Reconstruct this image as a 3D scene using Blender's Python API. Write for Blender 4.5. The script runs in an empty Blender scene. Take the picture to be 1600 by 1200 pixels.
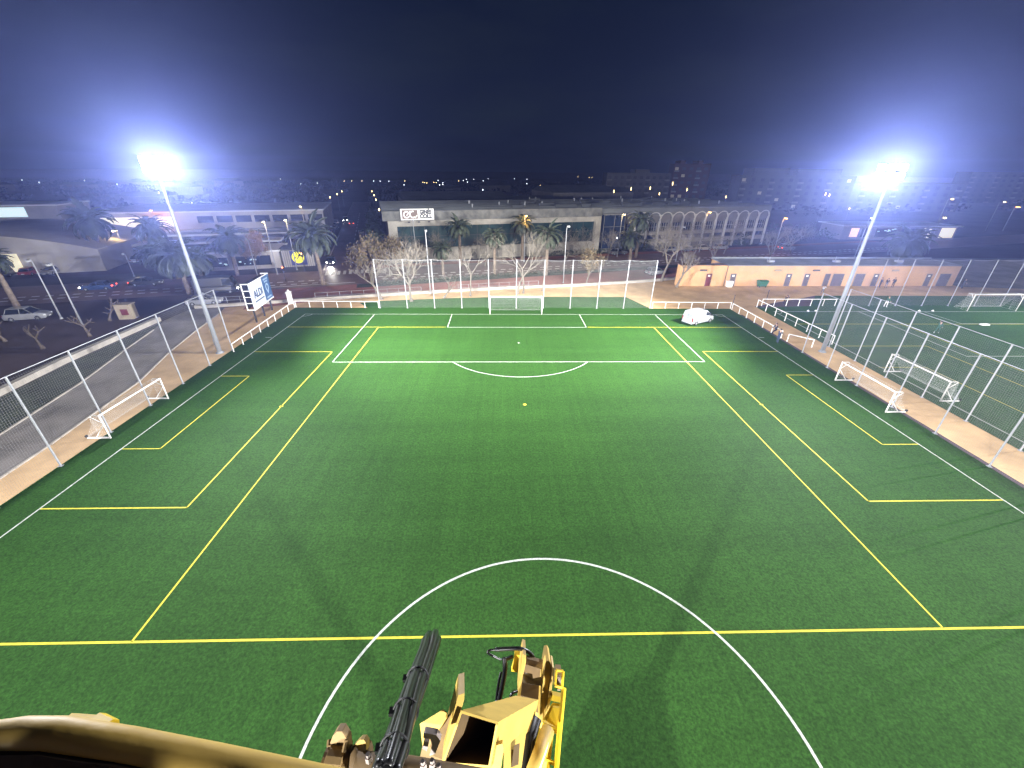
import bpy, bmesh, math, random
from mathutils import Vector, Matrix
random.seed(7)
SC = bpy.context.scene
COL = SC.collection
R = math.radians
PI = math.pi

# ------------------------------------------------------------------ camera, sky, exposure
cam_data = bpy.data.cameras.new('camera')
cam = bpy.data.objects.new('camera', cam_data)
COL.objects.link(cam)
cam_data.sensor_width = 36
cam_data.lens = 642.22 / 1600 * 36
cam_data.clip_start = 0.05
cam_data.clip_end = 6000
cam.matrix_world = Matrix(((0.99972969, 0.00235738, -0.0231297, -1.9533),
                           (-0.02160086, 0.46213054, -0.8865488, -57.0098),
                           (0.00859901, 0.88680878, 0.46205654, 18.4388),
                           (0, 0, 0, 1)))
SC.camera = cam
W = bpy.data.worlds.new('World')
SC.world = W
W.use_nodes = True
nt = W.node_tree
nt.nodes.clear()
wo = nt.nodes.new('ShaderNodeOutputWorld')
bg = nt.nodes.new('ShaderNodeBackground')
sky = nt.nodes.new('ShaderNodeTexSky')
sky.sky_type = 'NISHITA'
sky.sun_disc = False
sky.sun_elevation = R(-4.5)
sky.sun_rotation = R(200)
sky.air_density = 1.0
sky.dust_density = 0.6
sky.ozone_density = 3.0
# thin night clouds that vary over the sky dome
tcw = nt.nodes.new('ShaderNodeTexCoord')
mpw = nt.nodes.new('ShaderNodeMapping')
mpw.inputs['Scale'].default_value = (1.6, 1.6, 6.0)
nzw = nt.nodes.new('ShaderNodeTexNoise')
nzw.inputs['Scale'].default_value = 2.2
nzw.inputs['Detail'].default_value = 5
nzw.inputs['Roughness'].default_value = 0.55
rmw = nt.nodes.new('ShaderNodeMapRange')
rmw.inputs['From Min'].default_value = 0.45
rmw.inputs['From Max'].default_value = 0.75
rmw.inputs['To Min'].default_value = 0.0
rmw.inputs['To Max'].default_value = 1.0
mxw = nt.nodes.new('ShaderNodeMix')
mxw.data_type = 'RGBA'
mxw.inputs[6].default_value = (0.015, 0.125, 0.48, 1)
mxw.inputs[7].default_value = (0.20, 0.38, 0.62, 1)
adw = nt.nodes.new('ShaderNodeMix')
adw.data_type = 'RGBA'
adw.blend_type = 'ADD'
adw.inputs[0].default_value = 1.0
nt.links.new(tcw.outputs['Generated'], mpw.inputs['Vector'])
nt.links.new(mpw.outputs['Vector'], nzw.inputs['Vector'])
nt.links.new(nzw.outputs['Fac'], rmw.inputs['Value'])
nt.links.new(rmw.outputs['Result'], mxw.inputs[0])
nt.links.new(sky.outputs['Color'], adw.inputs[6])
nt.links.new(mxw.outputs[2], adw.inputs[7])
nt.links.new(adw.outputs[2], bg.inputs['Color'])
bg.inputs['Strength'].default_value = 0.03
nt.links.new(bg.outputs['Background'], wo.inputs['Surface'])
SC.view_settings.view_transform = 'Standard'
SC.view_settings.look = 'None'
SC.view_settings.exposure = -0.12
SC.view_settings.gamma = 1
cy = SC.cycles
cy.use_denoising = True
try:
    cy.denoiser = 'OPENIMAGEDENOISE'
except Exception:
    pass
cy.max_bounces = 4
cy.diffuse_bounces = 2
cy.glossy_bounces = 2
cy.transmission_bounces = 2
cy.volume_bounces = 0
cy.transparent_max_bounces = 8
cy.caustics_reflective = False
cy.caustics_refractive = False
cy.sample_clamp_indirect = 4

# ------------------------------------------------------------------ helpers
class MB:
    """collects vertices and faces, then links them as one mesh object"""
    def __init__(s):
        s.v = []; s.f = []; s.m = []; s.cur = 0
    def add(s, vs, fs):
        n = len(s.v)
        s.v += [tuple(v) for v in vs]
        for f in fs:
            s.f.append(tuple(n + i for i in f)); s.m.append(s.cur)
    def box(s, c, d, rz=0, M=None):
        x, y, z = d[0] / 2, d[1] / 2, d[2] / 2
        vs = [Vector(q) for q in ((-x, -y, -z), (x, -y, -z), (x, y, -z), (-x, y, -z), (-x, -y, z), (x, -y, z), (x, y, z), (-x, y, z))]
        if M is None:
            M = Matrix.Rotation(rz, 3, 'Z')
        s.add([M @ v + Vector(c) for v in vs], [(3, 2, 1, 0), (4, 5, 6, 7), (0, 1, 5, 4), (1, 2, 6, 5), (2, 3, 7, 6), (3, 0, 4, 7)])
    def bx(s, x0, x1, y0, y1, z0, z1):
        s.box(((x0 + x1) / 2, (y0 + y1) / 2, (z0 + z1) / 2), (x1 - x0, y1 - y0, z1 - z0))
    def quad(s, *vs):
        s.add(vs, [tuple(range(len(vs)))])
    def tube(s, pts, rad, n=6, cap=True):
        pts = [Vector(p) for p in pts]
        if not isinstance(rad, (list, tuple)):
            rad = [rad] * len(pts)
        rings = []
        up = None
        for i, p in enumerate(pts):
            d = (pts[min(i + 1, len(pts) - 1)] - pts[max(i - 1, 0)])
            if d.length < 1e-9:
                d = Vector((0, 0, 1))
            d.normalize()
            if up is None:
                up = d.orthogonal().normalized()
            else:
                up = (up - d * up.dot(d))
                if up.length < 1e-6:
                    up = d.orthogonal()
                up.normalize()
            b = d.cross(up)
            rings.append([p + (up * math.cos(2 * PI * k / n) + b * math.sin(2 * PI * k / n)) * rad[i] for k in range(n)])
        vs = [v for r in rings for v in r]
        fs = []
        for i in range(len(rings) - 1):
            for k in range(n):
                a, b2 = i * n + k, i * n + (k + 1) % n
                fs.append((a, b2, b2 + n, a + n))
        if cap:
            fs.append(tuple(range(n - 1, -1, -1)))
            fs.append(tuple((len(rings) - 1) * n + k for k in range(n)))
        s.add(vs, fs)
    def lathe(s, prof, n=16, c=(0, 0, 0), axis='Z'):
        vs = []; fs = []
        for (r, h) in prof:
            for k in range(n):
                a = 2 * PI * k / n
                q = (r * math.cos(a), r * math.sin(a), h)
                if axis == 'X':
                    q = (h, q[0], q[1])
                elif axis == 'Y':
                    q = (q[0], h, q[1])
                vs.append((q[0] + c[0], q[1] + c[1], q[2] + c[2]))
        for i in range(len(prof) - 1):
            for k in range(n):
                a, b = i * n + k, i * n + (k + 1) % n
                fs.append((a, b, b + n, a + n))
        fs.append(tuple(range(n - 1, -1, -1)))
        fs.append(tuple((len(prof) - 1) * n + k for k in range(n)))
        s.add(vs, fs)
    def prism(s, poly, z0, z1):
        n = len(poly)
        vs = [(x, y, z0) for x, y in poly] + [(x, y, z1) for x, y in poly]
        s.add(vs, [tuple(range(n - 1, -1, -1)), tuple(range(n, 2 * n))] + [(i, (i + 1) % n, n + (i + 1) % n, n + i) for i in range(n)])
    def extrude(s, poly, off):
        """polygon of 3-D points swept by the vector off"""
        n = len(poly); o = Vector(off)
        a = [Vector(q) for q in poly]
        s.add(a + [q + o for q in a], [tuple(range(n - 1, -1, -1)), tuple(range(n, 2 * n))] + [(i, (i + 1) % n, n + (i + 1) % n, n + i) for i in range(n)])
    def mesh(s, name, mats, smooth=False):
        me = bpy.data.meshes.new(name)
        me.from_pydata(s.v, [], s.f)
        if not isinstance(mats, (list, tuple)):
            mats = [mats]
        for m in mats:
            me.materials.append(m)
        if len(mats) > 1:
            me.polygons.foreach_set('material_index', s.m)
        if smooth:
            me.polygons.foreach_set('use_smooth', [True] * len(s.f))
        me.update()
        return me
    def build(s, name, mats, parent=None, smooth=False, label=None):
        return put(name, s.mesh(name, mats, smooth), parent, label)

def put(name, me, parent=None, label=None):
    o = bpy.data.objects.new(name, me)
    COL.objects.link(o)
    if parent is not None:
        o.parent = parent
    if label:
        o['label'] = label
    return o

def tag(o, label, cat, group=None):
    o['label'] = label; o['category'] = cat
    if group:
        o['group'] = group
    return o

def thing(name, label, cat, loc=(0, 0, 0), rz=0, group=None):
    o = bpy.data.objects.new(name, None)
    COL.objects.link(o)
    o.empty_display_size = 0.3
    o.location = loc if len(loc) == 3 else (loc[0], loc[1], 0)
    o.rotation_euler = (0, 0, rz)
    return tag(o, label, cat, group)

def struct(o, label=None):
    o['kind'] = 'structure'
    if label:
        o['label'] = label
    return o

def dup(root, loc, rz, label, group=None, scale=None):
    def rec(o, par):
        c = o.copy(); COL.objects.link(c)
        if par is not None:
            c.parent = par
        for ch in list(o.children):
            rec(ch, c)
        return c
    r = rec(root, None)
    r.location = loc if len(loc) == 3 else (loc[0], loc[1], 0)
    r.rotation_euler = (0, 0, rz)
    r['label'] = label
    if group:
        r['group'] = group
    if scale:
        r.scale = scale
    return r

def recolour(root, part, mat):
    for ch in root.children:
        if ch.name.split('.')[0] == part:
            ch.material_slots[0].link = 'OBJECT'
            ch.material_slots[0].material = mat

# ------------------------------------------------------------------ materials
def mat(name, col, rough=0.6, metal=0.0, var=0.25, scale=1.5, bump=0.0, bscale=20, spec=0.4, col2=None, coat=0.0):
    m = bpy.data.materials.new(name)
    m.use_nodes = True
    n = m.node_tree.nodes; l = m.node_tree.links
    b = n['Principled BSDF']
    b.inputs['Roughness'].default_value = rough
    b.inputs['Metallic'].default_value = metal
    b.inputs['Specular IOR Level'].default_value = spec
    if coat:
        b.inputs['Coat Weight'].default_value = coat
        b.inputs['Coat Roughness'].default_value = 0.1
    tc = n.new('ShaderNodeTexCoord')
    nz = n.new('ShaderNodeTexNoise')
    nz.inputs['Scale'].default_value = scale
    nz.inputs['Detail'].default_value = 4
    nz.inputs['Roughness'].default_value = 0.6
    l.new(tc.outputs['Object'], nz.inputs['Vector'])
    mx = n.new('ShaderNodeMix'); mx.data_type = 'RGBA'
    c2 = col2 or tuple(max(0, c * (1 - var)) for c in col)
    c1 = col if col2 else tuple(min(1, c * (1 + var * 0.6)) for c in col)
    mx.inputs[6].default_value = (*c1, 1)
    mx.inputs[7].default_value = (*c2, 1)
    cr = n.new('ShaderNodeMapRange')
    cr.inputs['From Min'].default_value = 0.3
    cr.inputs['From Max'].default_value = 0.7
    l.new(nz.outputs['Fac'], cr.inputs['Value'])
    l.new(cr.outputs['Result'], mx.inputs[0])
    l.new(mx.outputs[2], b.inputs['Base Color'])
    if bump:
        n2 = n.new('ShaderNodeTexNoise')
        n2.inputs['Scale'].default_value = bscale
        n2.inputs['Detail'].default_value = 3
        l.new(tc.outputs['Object'], n2.inputs['Vector'])
        bp = n.new('ShaderNodeBump')
        bp.inputs['Strength'].default_value = bump
        bp.inputs['Distance'].default_value = 0.05
        l.new(n2.outputs['Fac'], bp.inputs['Height'])
        l.new(bp.outputs['Normal'], b.inputs['Normal'])
    return m

def glow(name, col, strength, sampled=False):
    m = bpy.data.materials.new(name)
    m.use_nodes = True
    n = m.node_tree.nodes
    b = n['Principled BSDF']
    b.inputs['Base Color'].default_value = (*[min(1, c * 0.5) for c in col], 1)
    b.inputs['Emission Color'].default_value = (*col, 1)
    b.inputs['Emission Strength'].default_value = strength
    try:
        m.cycles.emission_sampling = 'AUTO' if sampled else 'NONE'
    except Exception:
        pass
    return m

def turf(name, base, dark, light):
    m = bpy.data.materials.new(name)
    m.use_nodes = True
    n = m.node_tree.nodes; l = m.node_tree.links
    b = n['Principled BSDF']
    b.inputs['Roughness'].default_value = 0.75
    b.inputs['Specular IOR Level'].default_value = 0.08
    tc = n.new('ShaderNodeTexCoord')
    def noise(scale, detail, sx=1, sy=1, rough=0.55):
        mp = n.new('ShaderNodeMapping')
        mp.inputs['Scale'].default_value = (sx, sy, 1)
        z = n.new('ShaderNodeTexNoise')
        z.inputs['Scale'].default_value = scale
        z.inputs['Detail'].default_value = detail
        z.inputs['Roughness'].default_value = rough
        l.new(tc.outputs['Object'], mp.inputs['Vector'])
        l.new(mp.outputs['Vector'], z.inputs['Vector'])
        return z.outputs['Fac']
    def rng(x, a, c, lo, hi):
        r = n.new('ShaderNodeMapRange')
        r.inputs['From Min'].default_value = a; r.inputs['From Max'].default_value = c
        r.inputs['To Min'].default_value = lo; r.inputs['To Max'].default_value = hi
        l.new(x, r.inputs['Value'])
        return r.outputs['Result']
    def mul(a, c):
        q = n.new('ShaderNodeMath'); q.operation = 'MULTIPLY'
        l.new(a, q.inputs[0]); l.new(c, q.inputs[1])
        return q.outputs[0]
    patch = rng(noise(0.12, 4), 0.3, 0.7, 0.0, 1.0)
    mx = n.new('ShaderNodeMix'); mx.data_type = 'RGBA'
    mx.inputs[6].default_value = (*dark, 1); mx.inputs[7].default_value = (*light, 1)
    l.new(patch, mx.inputs[0])
    grain = rng(noise(7.5, 5, 1, 1, 0.8), 0.36, 0.66, 0.55, 1.42)
    clump = rng(noise(1.3, 4, 1, 1.6, 0.7), 0.33, 0.67, 0.90, 1.09)
    brush = rng(noise(1.0, 3, 1.9, 0.035, 0.6), 0.35, 0.65, 0.94, 1.06)
    brush2 = rng(noise(1.0, 2, 0.02, 0.5, 0.6), 0.35, 0.65, 0.93, 1.07)
    track = rng(noise(1.0, 2, 6.0, 0.03, 0.5), 0.60, 0.74, 1.0, 1.10)
    k = mul(mul(mul(grain, clump), mul(brush, brush2)), track)
    vm = n.new('ShaderNodeVectorMath'); vm.operation = 'SCALE'
    l.new(mx.outputs[2], vm.inputs[0]); l.new(k, vm.inputs['Scale'])
    l.new(vm.outputs['Vector'], b.inputs['Base Color'])
    bp = n.new('ShaderNodeBump')
    bp.inputs['Strength'].default_value = 0.5; bp.inputs['Distance'].default_value = 0.04
    l.new(noise(14, 4, 1, 1, 0.7), bp.inputs['Height'])
    l.new(bp.outputs['Normal'], b.inputs['Normal'])
    return m

def strip(name, col, dark, scale):
    """brick, plank or slab pattern on a wall or pavement"""
    m = mat(name, col, 0.85, var=0.15, scale=0.5)
    n = m.node_tree.nodes; l = m.node_tree.links
    br = n.new('ShaderNodeTexBrick')
    br.inputs['Scale'].default_value = scale
    br.inputs['Mortar Size'].default_value = 0.025
    br.inputs['Color1'].default_value = (1, 1, 1, 1)
    br.inputs['Color2'].default_value = (0.86, 0.86, 0.86, 1)
    br.inputs['Mortar'].default_value = (dark, dark, dark, 1)
    tc = n.new('ShaderNodeTexCoord')
    l.new(tc.outputs['Object'], br.inputs['Vector'])
    mu = n.new('ShaderNodeMix'); mu.data_type = 'RGBA'; mu.blend_type = 'MULTIPLY'
    mu.inputs[0].default_value = 1.0
    b = n['Principled BSDF']
    src = b.inputs['Base Color'].links[0].from_socket
    l.new(src, mu.inputs[6]); l.new(br.outputs['Color'], mu.inputs[7])
    l.new(mu.outputs[2], b.inputs['Base Color'])
    return m

M = {}
M['turf'] = turf('pitch_turf', None, (0.0178, 0.0550, 0.0092), (0.0215, 0.0655, 0.0105))
M['turf2'] = turf('second_turf', None, (0.026, 0.074, 0.018), (0.031, 0.086, 0.021))
M['line_white'] = mat('line_white', (0.40, 0.43, 0.39), 0.8, var=0.4, scale=9)
M['line_yellow'] = mat('line_yellow', (0.48, 0.42, 0.03), 0.8, var=0.25, scale=6)
M['road_paint'] = mat('road_paint', (0.75, 0.72, 0.68), 0.7, var=0.2, scale=3)
M['ground'] = mat('waste_ground', (0.068, 0.048, 0.055), 0.95, var=0.5, scale=0.05)
M['tan'] = mat('sandy_paving', (0.47, 0.31, 0.158), 0.9, var=0.28, scale=0.35, bump=0.2, bscale=3)
M['asphalt'] = mat('asphalt', (0.060, 0.055, 0.058), 0.8, var=0.35, scale=0.3)
M['road'] = mat('road_asphalt', (0.165, 0.105, 0.098), 0.55, var=0.3, scale=0.25)
M['path'] = mat('path_asphalt', (0.185, 0.168, 0.158), 0.9, var=0.45, scale=0.22)
M['red_paving'] = strip('red_paving', (0.30, 0.115, 0.095), 0.55, 1.2)
M['verge'] = mat('verge_grass', (0.026, 0.038, 0.022), 0.95, var=0.5, scale=0.6, bump=0.4, bscale=6)
M['kerb'] = mat('kerb_concrete', (0.34, 0.31, 0.27), 0.85, var=0.25, scale=0.8)
M['galv'] = mat('galvanised_steel', (0.30, 0.31, 0.33), 0.55, 0.1, var=0.12, scale=2)
M['white_metal'] = mat('white_painted_steel', (0.78, 0.77, 0.74), 0.45, var=0.1, scale=3)
M['net'] = mat('net_cord', (0.26, 0.26, 0.26), 0.8, var=0.1)
M['net_white'] = mat('white_net_cord', (0.75, 0.75, 0.75), 0.8, var=0.1)
M['dark_metal'] = mat('dark_metal', (0.03, 0.03, 0.033), 0.5, 0.2)
M['black_rubber'] = mat('black_rubber', (0.007, 0.007, 0.008), 0.5, spec=0.35)
M['hose'] = mat('hydraulic_hose', (0.007, 0.007, 0.008), 0.32, spec=0.45, var=0.3, scale=9)
M['lamp'] = glow('floodlight_lens', (1.0, 0.99, 0.97), 40)
M['glass'] = mat('dark_glass', (0.012, 0.016, 0.022), 0.12, var=0.3, spec=0.7)
M['bark'] = mat('pale_bark', (0.165, 0.145, 0.12), 0.85, var=0.3, scale=4)
M['bark_dark'] = mat('brown_bark', (0.10, 0.08, 0.065), 0.9, var=0.4, scale=4)
M['palm_trunk'] = mat('palm_trunk', (0.21, 0.165, 0.125), 0.95, var=0.45, scale=3, bump=0.5, bscale=8)
M['frond'] = mat('palm_frond', (0.050, 0.064, 0.040), 0.6, var=0.4, scale=0.7)
M['dry_leaf'] = mat('autumn_leaf', (0.17, 0.115, 0.065), 0.8, var=0.35, scale=0.9, col2=(0.075, 0.07, 0.035))
M['hedge'] = mat('hedge_leaf', (0.035, 0.052, 0.028), 0.8, var=0.5, scale=1.5)

# ------------------------------------------------------------------ the setting: ground, pitches, paths, roads
def sheet(name, poly, z, m, label=None):
    b = MB(); b.quad(*[(x, y, z) for x, y in poly])
    return struct(b.build(name, m), label)

CA, SA = math.cos(R(16)), math.sin(R(16))
def A(s, t, z=0.0):
    """the avenue's own axes: s along it, t across it"""
    return (s * CA - t * SA, 30.1 + s * SA + t * CA, z)
def A2(s, t):
    return A(s, t)[:2]

g = MB(); g.quad((-2500, -400, 0), (2500, -400, 0), (2500, 4000, 0), (-2500, 4000, 0))
struct(g.build('ground', M['ground']))
# left service path, sandy apron round the pitch, second pitch
sheet('service_path', [(-47.6, -1.3), (-46.8, -28), (-48, -110), (-35.0, -110), (-35.2, -35.1), (-35.5, -31.5), (-36.2, -26.7), (-36.9, -21.2), (-39.2, -13.7), (-40.7, -7.1), (-42.1, 0.2), (-43, 3.0), (-47.4, 2.0)], 0.008, M['path'])
sheet('sandy_apron', [(-35.0, -110), (-30, -110), (-30, 0), (33, 0), (33, -110), (37.1, -110), (37.1, 4.2), (51, 10.4), (100, 10.6), (92, 22), (33.3, 22.2), (23.7, 18.9), (11.2, 15.9), (-0.3, 14.1), (-11.1, 11.8), (-22.1, 9.0), (-33.7, 6.0), (-43, 3.0), (-42.1, 0.2), (-40.7, -7.1), (-39.2, -13.7), (-36.9, -21.2), (-36.2, -26.7), (-35.5, -31.5), (-35.2, -35.1)], 0.004, M['tan'])
pitch = sheet('pitch', [(-32.4, -105), (32.5, -105), (32.6, 2.9), (-32.7, 3.1)], 0.016, M['turf'])
sheet('turf_strip_behind_goal', [(-22.0, 3.0), (20.5, 2.9), (18.4, 9.3), (-0.4, 9.3), (-10.7, 8.3), (-20.6, 6.8), (-24.0, 5.6)], 0.012, M['turf2'])
sheet('second_pitch', [(37.1, -105), (105, -105), (105, 10.6), (51.0, 10.4), (46, 4.4), (37.1, 3.6)], 0.012, M['turf2'])
sheet('yard', [(82.2, 16.6), (92, 15.6), (106, 11.0), (150, 11), (150, 45), (100, 45), (84, 26)], 0.010, M['path'])
# kerb walls
def wall(name, pts, w, h, m, label, cat='low wall', group=None):
    b = MB()
    n = len(pts)
    P = [Vector((*p, 0)) for p in pts]
    L = []; Rr = []
    for i in range(n):
        d = (P[min(i + 1, n - 1)] - P[max(i - 1, 0)]).normalized()
        nn = Vector((-d.y, d.x, 0)) * w / 2
        L.append(P[i] + nn); Rr.append(P[i] - nn)
    up = Vector((0, 0, h))
    for i in range(n - 1):
        b.quad(L[i] + up, Rr[i] + up, Rr[i + 1] + up, L[i + 1] + up)
        b.quad(L[i], L[i] + up, L[i + 1] + up, L[i + 1])
        b.quad(Rr[i] + up, Rr[i], Rr[i + 1], Rr[i + 1] + up)
    b.quad(L[0], Rr[0], Rr[0] + up, L[0] + up)
    b.quad(Rr[-1], L[-1], L[-1] + up, Rr[-1] + up)
    return tag(b.build(name, m), label, cat, group)
wall('low_wall', [(-47.0, 2.6), (-43.2, 3.6), (-33.7, 6.2), (-22.1, 9.3), (-11.1, 12.1), (-0.3, 14.4), (11.2, 16.2), (23.7, 19.2), (31.5, 21.8)], 0.45, 0.45, M['kerb'], 'long pale concrete kerb wall between the sandy apron and the red pavement')
wall('low_wall', [(-48.6, -60), (-46.9, -28), (-48.0, -16.7), (-48.1, -3.0)], 0.55, 0.55, M['kerb'], 'pale concrete wall along the far side of the grey service path')
wall('path_kerb', [(-35.15, -60), (-35.2, -35.1), (-35.5, -31.5), (-36.2, -26.7), (-36.9, -21.2), (-39.2, -13.7), (-40.7, -7.1), (-42.1, 0.2)], 0.14, 0.10, M['kerb'], 'thin pale kerb between sandy strip and grey service path', 'kerb')
wall('path_kerb', [(-38.5, -50), (-40.6, -29.9), (-42.2, -21.4), (-44.7, -12.6), (-46.2, -6.6)], 0.14, 0.10, M['kerb'], 'thin pale kerb along the grass wedge beside the service path', 'kerb')
sheet('grass_wedge', [(-38.8, -50), (-40.7, -29.9), (-42.3, -21.4), (-44.8, -12.6), (-46.3, -6.6), (-47.4, -3.2), (-47.5, -16.7), (-46.5, -28), (-47.6, -50)], 0.013, M['verge'])
# avenue, side street, pavements
sheet('road', [A2(-200, -4.6), A2(220, -4.6), A2(220, 8.6), A2(-200, 8.6)], 0.008, M['road'])
sheet('side_street', [A2(-37.5, 8.4), A2(-27.0, 8.4), A2(-27.0, 210), A2(-37.5, 210)], 0.010, M['road'])
sheet('pavement', [A2(-42, -14.0), A2(-30, -13.2), A2(30, -15.6), A2(60, -15), A2(60, -7.3), A2(-42, -7.3)], 0.008, M['red_paving'])
sheet('crossing_paving', [A2(-46, -16), A2(-30.5, -13), A2(-30.5, -4.7), A2(-46, -4.7)], 0.012, M['red_paving'])
sheet('far_pavement', [A2(-27, 8.6), A2(120, 8.6), A2(120, 11.5), A2(-27, 11.5)], 0.012, M['red_paving'])
sheet('far_pavement', [A2(-200, 8.6), A2(-37.5, 8.6), A2(-37.5, 15.5), A2(-200, 15.5)], 0.006, M['asphalt'])
sheet('grass_verge', [A2(-30.3, -7.3), A2(70, -7.3), A2(70, -4.8), A2(-30.3, -4.8)], 0.014, M['verge'])
b = MB()
def mark(s0, s1, t0, t1, z=0.016):
    b.quad(A(s0, t0, z), A(s1, t0, z), A(s1, t1, z), A(s0, t1, z))
s = -130.0
while s < 120:
    if not (-36 < s < -27.5):
        mark(s, s + 1.0, 0.12, 0.54)
        mark(s + 0.8, s + 1.8, -2.0, -1.58)
    s += 1.75
for k in range(9):                                     # zebra at the mouth of the side street
    mark(-36.6 + k * 1.1, -36.05 + k * 1.1, 4.2, 7.6)
mark(-45.5, -30.8, -3.2, -2.9); mark(-37.3, -37.0, 9, 60, 0.018); mark(-27.5, -27.2, 9, 60, 0.018)
for k in range(14):
    mark(-32.4, -32.2, 14 + k * 9, 18 + k * 9, 0.018)
struct(b.build('road_markings', M['road_paint']))

# ------------------------------------------------------------------ painted lines of the two pitches
def seg(b, x0, y0, x1, y1, w, z):
    d = Vector((x1 - x0, y1 - y0, 0)).normalized(); n = Vector((-d.y, d.x, 0)) * w / 2; e = d * w / 2
    a, c = Vector((x0, y0, z)) - e, Vector((x1, y1, z)) + e
    b.quad(a + n, a - n, c - n, c + n)
def arc(b, cx, cy, r, a0, a1, w, z, n=64):
    for i in range(n):
        t0 = a0 + (a1 - a0) * i / n; t1 = a0 + (a1 - a0) * (i + 1) / n
        q = [(cx + (r + k) * math.cos(t), cy + (r + k) * math.sin(t), z) for t, k in ((t0, w / 2), (t0, -w / 2), (t1, -w / 2), (t1, w / 2))]
        b.quad(*q)
def goal_end(b, cx, y0, sg, w, z):
    for h, d in ((20.16, 16.5), (9.16, 5.5)):
        seg(b, cx - h, y0, cx - h, y0 + sg * d, w, z); seg(b, cx + h, y0, cx + h, y0 + sg * d, w, z)
        seg(b, cx - h, y0 + sg * d, cx + h, y0 + sg * d, w, z)
    q = math.acos(5.5 / 9.15)
    c = -PI / 2 if sg < 0 else PI / 2
    arc(b, cx, y0 + sg * 11, 9.15, c - q, c + q, w, z, 32)
    arc(b, cx, y0 + sg * 11, 0.06, 0, 2 * PI, 0.13, z, 12)
b = MB(); w = 0.095; z = 0.024
for x in (-29.95, 30.0):
    seg(b, x, 0, x, -102.1, w, z)
seg(b, -29.95, 0, 30.0, 0, w, z); seg(b, -29.95, -102.1, 30.0, -102.1, w, z)
seg(b, -29.95, -51.04, -9.3, -51.04, w, z + 0.004); seg(b, 9.3, -51.04, 30, -51.04, w, z + 0.004); seg(b, -9, -51.04, 9, -51.04, w, z + 0.004)
arc(b, 0, -51.04, 9.15, 0, 2 * PI, 0.115, z, 128)
goal_end(b, 0, 0, -1, w, z); goal_end(b, 0, -102.1, 1, w, z)
arc(b, -29.95, 0, 1.0, -PI / 2, 0, 0.09, z, 10); arc(b, 30.0, 0, 1.0, PI, 1.5 * PI, 0.09, z, 10)
for x, y in ((-29.95, -9.2), (30, -9.2)):              # ten-yard ticks beside the corners
    seg(b, x - 0.9 if x < 0 else x + 0.25, y, x - 0.25 if x < 0 else x + 0.9, y, 0.1, z)
struct(b.build('pitch_lines_white', M['line_white'], pitch))
b = MB(); z = 0.020
for sx in (-1, 1):
    e = 29.95 * sx
    seg(b, 21.2 * sx, -13.65, e, -13.65, 0.10, z); seg(b, 21.2 * sx, -37.85, e, -37.85, 0.10, z); seg(b, 21.2 * sx, -13.65, 21.2 * sx, -37.85, 0.10, z)
    seg(b, 27.15 * sx, -19.82, e, -19.82, 0.09, z); seg(b, 27.15 * sx, -31.83, e, -31.83, 0.09, z); seg(b, 27.15 * sx, -19.82, 27.15 * sx, -31.83, 0.09, z)
    seg(b, 18.17 * sx, -5.4, 18.17 * sx, -45.9, 0.095, z)
    seg(b, 9.4 * sx, -5.42, e, -5.42, 0.10, z)
    arc(b, 21.2 * sx, -25.75, 0.08, 0, 2 * PI, 0.16, z, 12)
seg(b, -29.95, -45.95, 30, -45.95, 0.105, z)
arc(b, 0.02, -25.6, 0.08, 0, 2 * PI, 0.16, z, 12)
struct(b.build('pitch_lines_yellow', M['line_yellow'], pitch))
p2 = bpy.data.objects['second_pitch']
b = MB(); z = 0.024
seg(b, 38.6, 1.55, 104, 1.75, 0.13, z); seg(b, 38.6, 1.55, 38.3, -104, 0.13, z)
seg(b, 51.5, 1.6, 51.0, -15.0, 0.12, z); seg(b, 51.0, -15.1, 94.0, -15.0, 0.12, z); seg(b, 61.5, 1.6, 61.8, -3.9, 0.12, z); seg(b, 61.8, -3.9, 83, -3.8, 0.12, z)
seg(b, 38.9, -50, 104, -50, 0.12, z)
arc(b, 38.6, 1.55, 1.0, -PI / 2, 0, 0.09, z, 10)
struct(b.build('pitch_lines_white', M['line_white'], p2))
b = MB(); z = 0.020
seg(b, 38.5, -4.05, 104, -4.0, 0.10, z); seg(b, 38.4, -12.0, 49.2, -12.0, 0.09, z); seg(b, 49.2, -12.0, 49.2, -38, 0.09, z)
seg(b, 43.5, -18, 43.5, -31, 0.09, z); seg(b, 38.4, -18, 43.5, -18, 0.09, z); seg(b, 53.0, -4.1, 53.0, -46, 0.09, z)
struct(b.build('pitch_lines_yellow', M['line_yellow'], p2))

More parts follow.
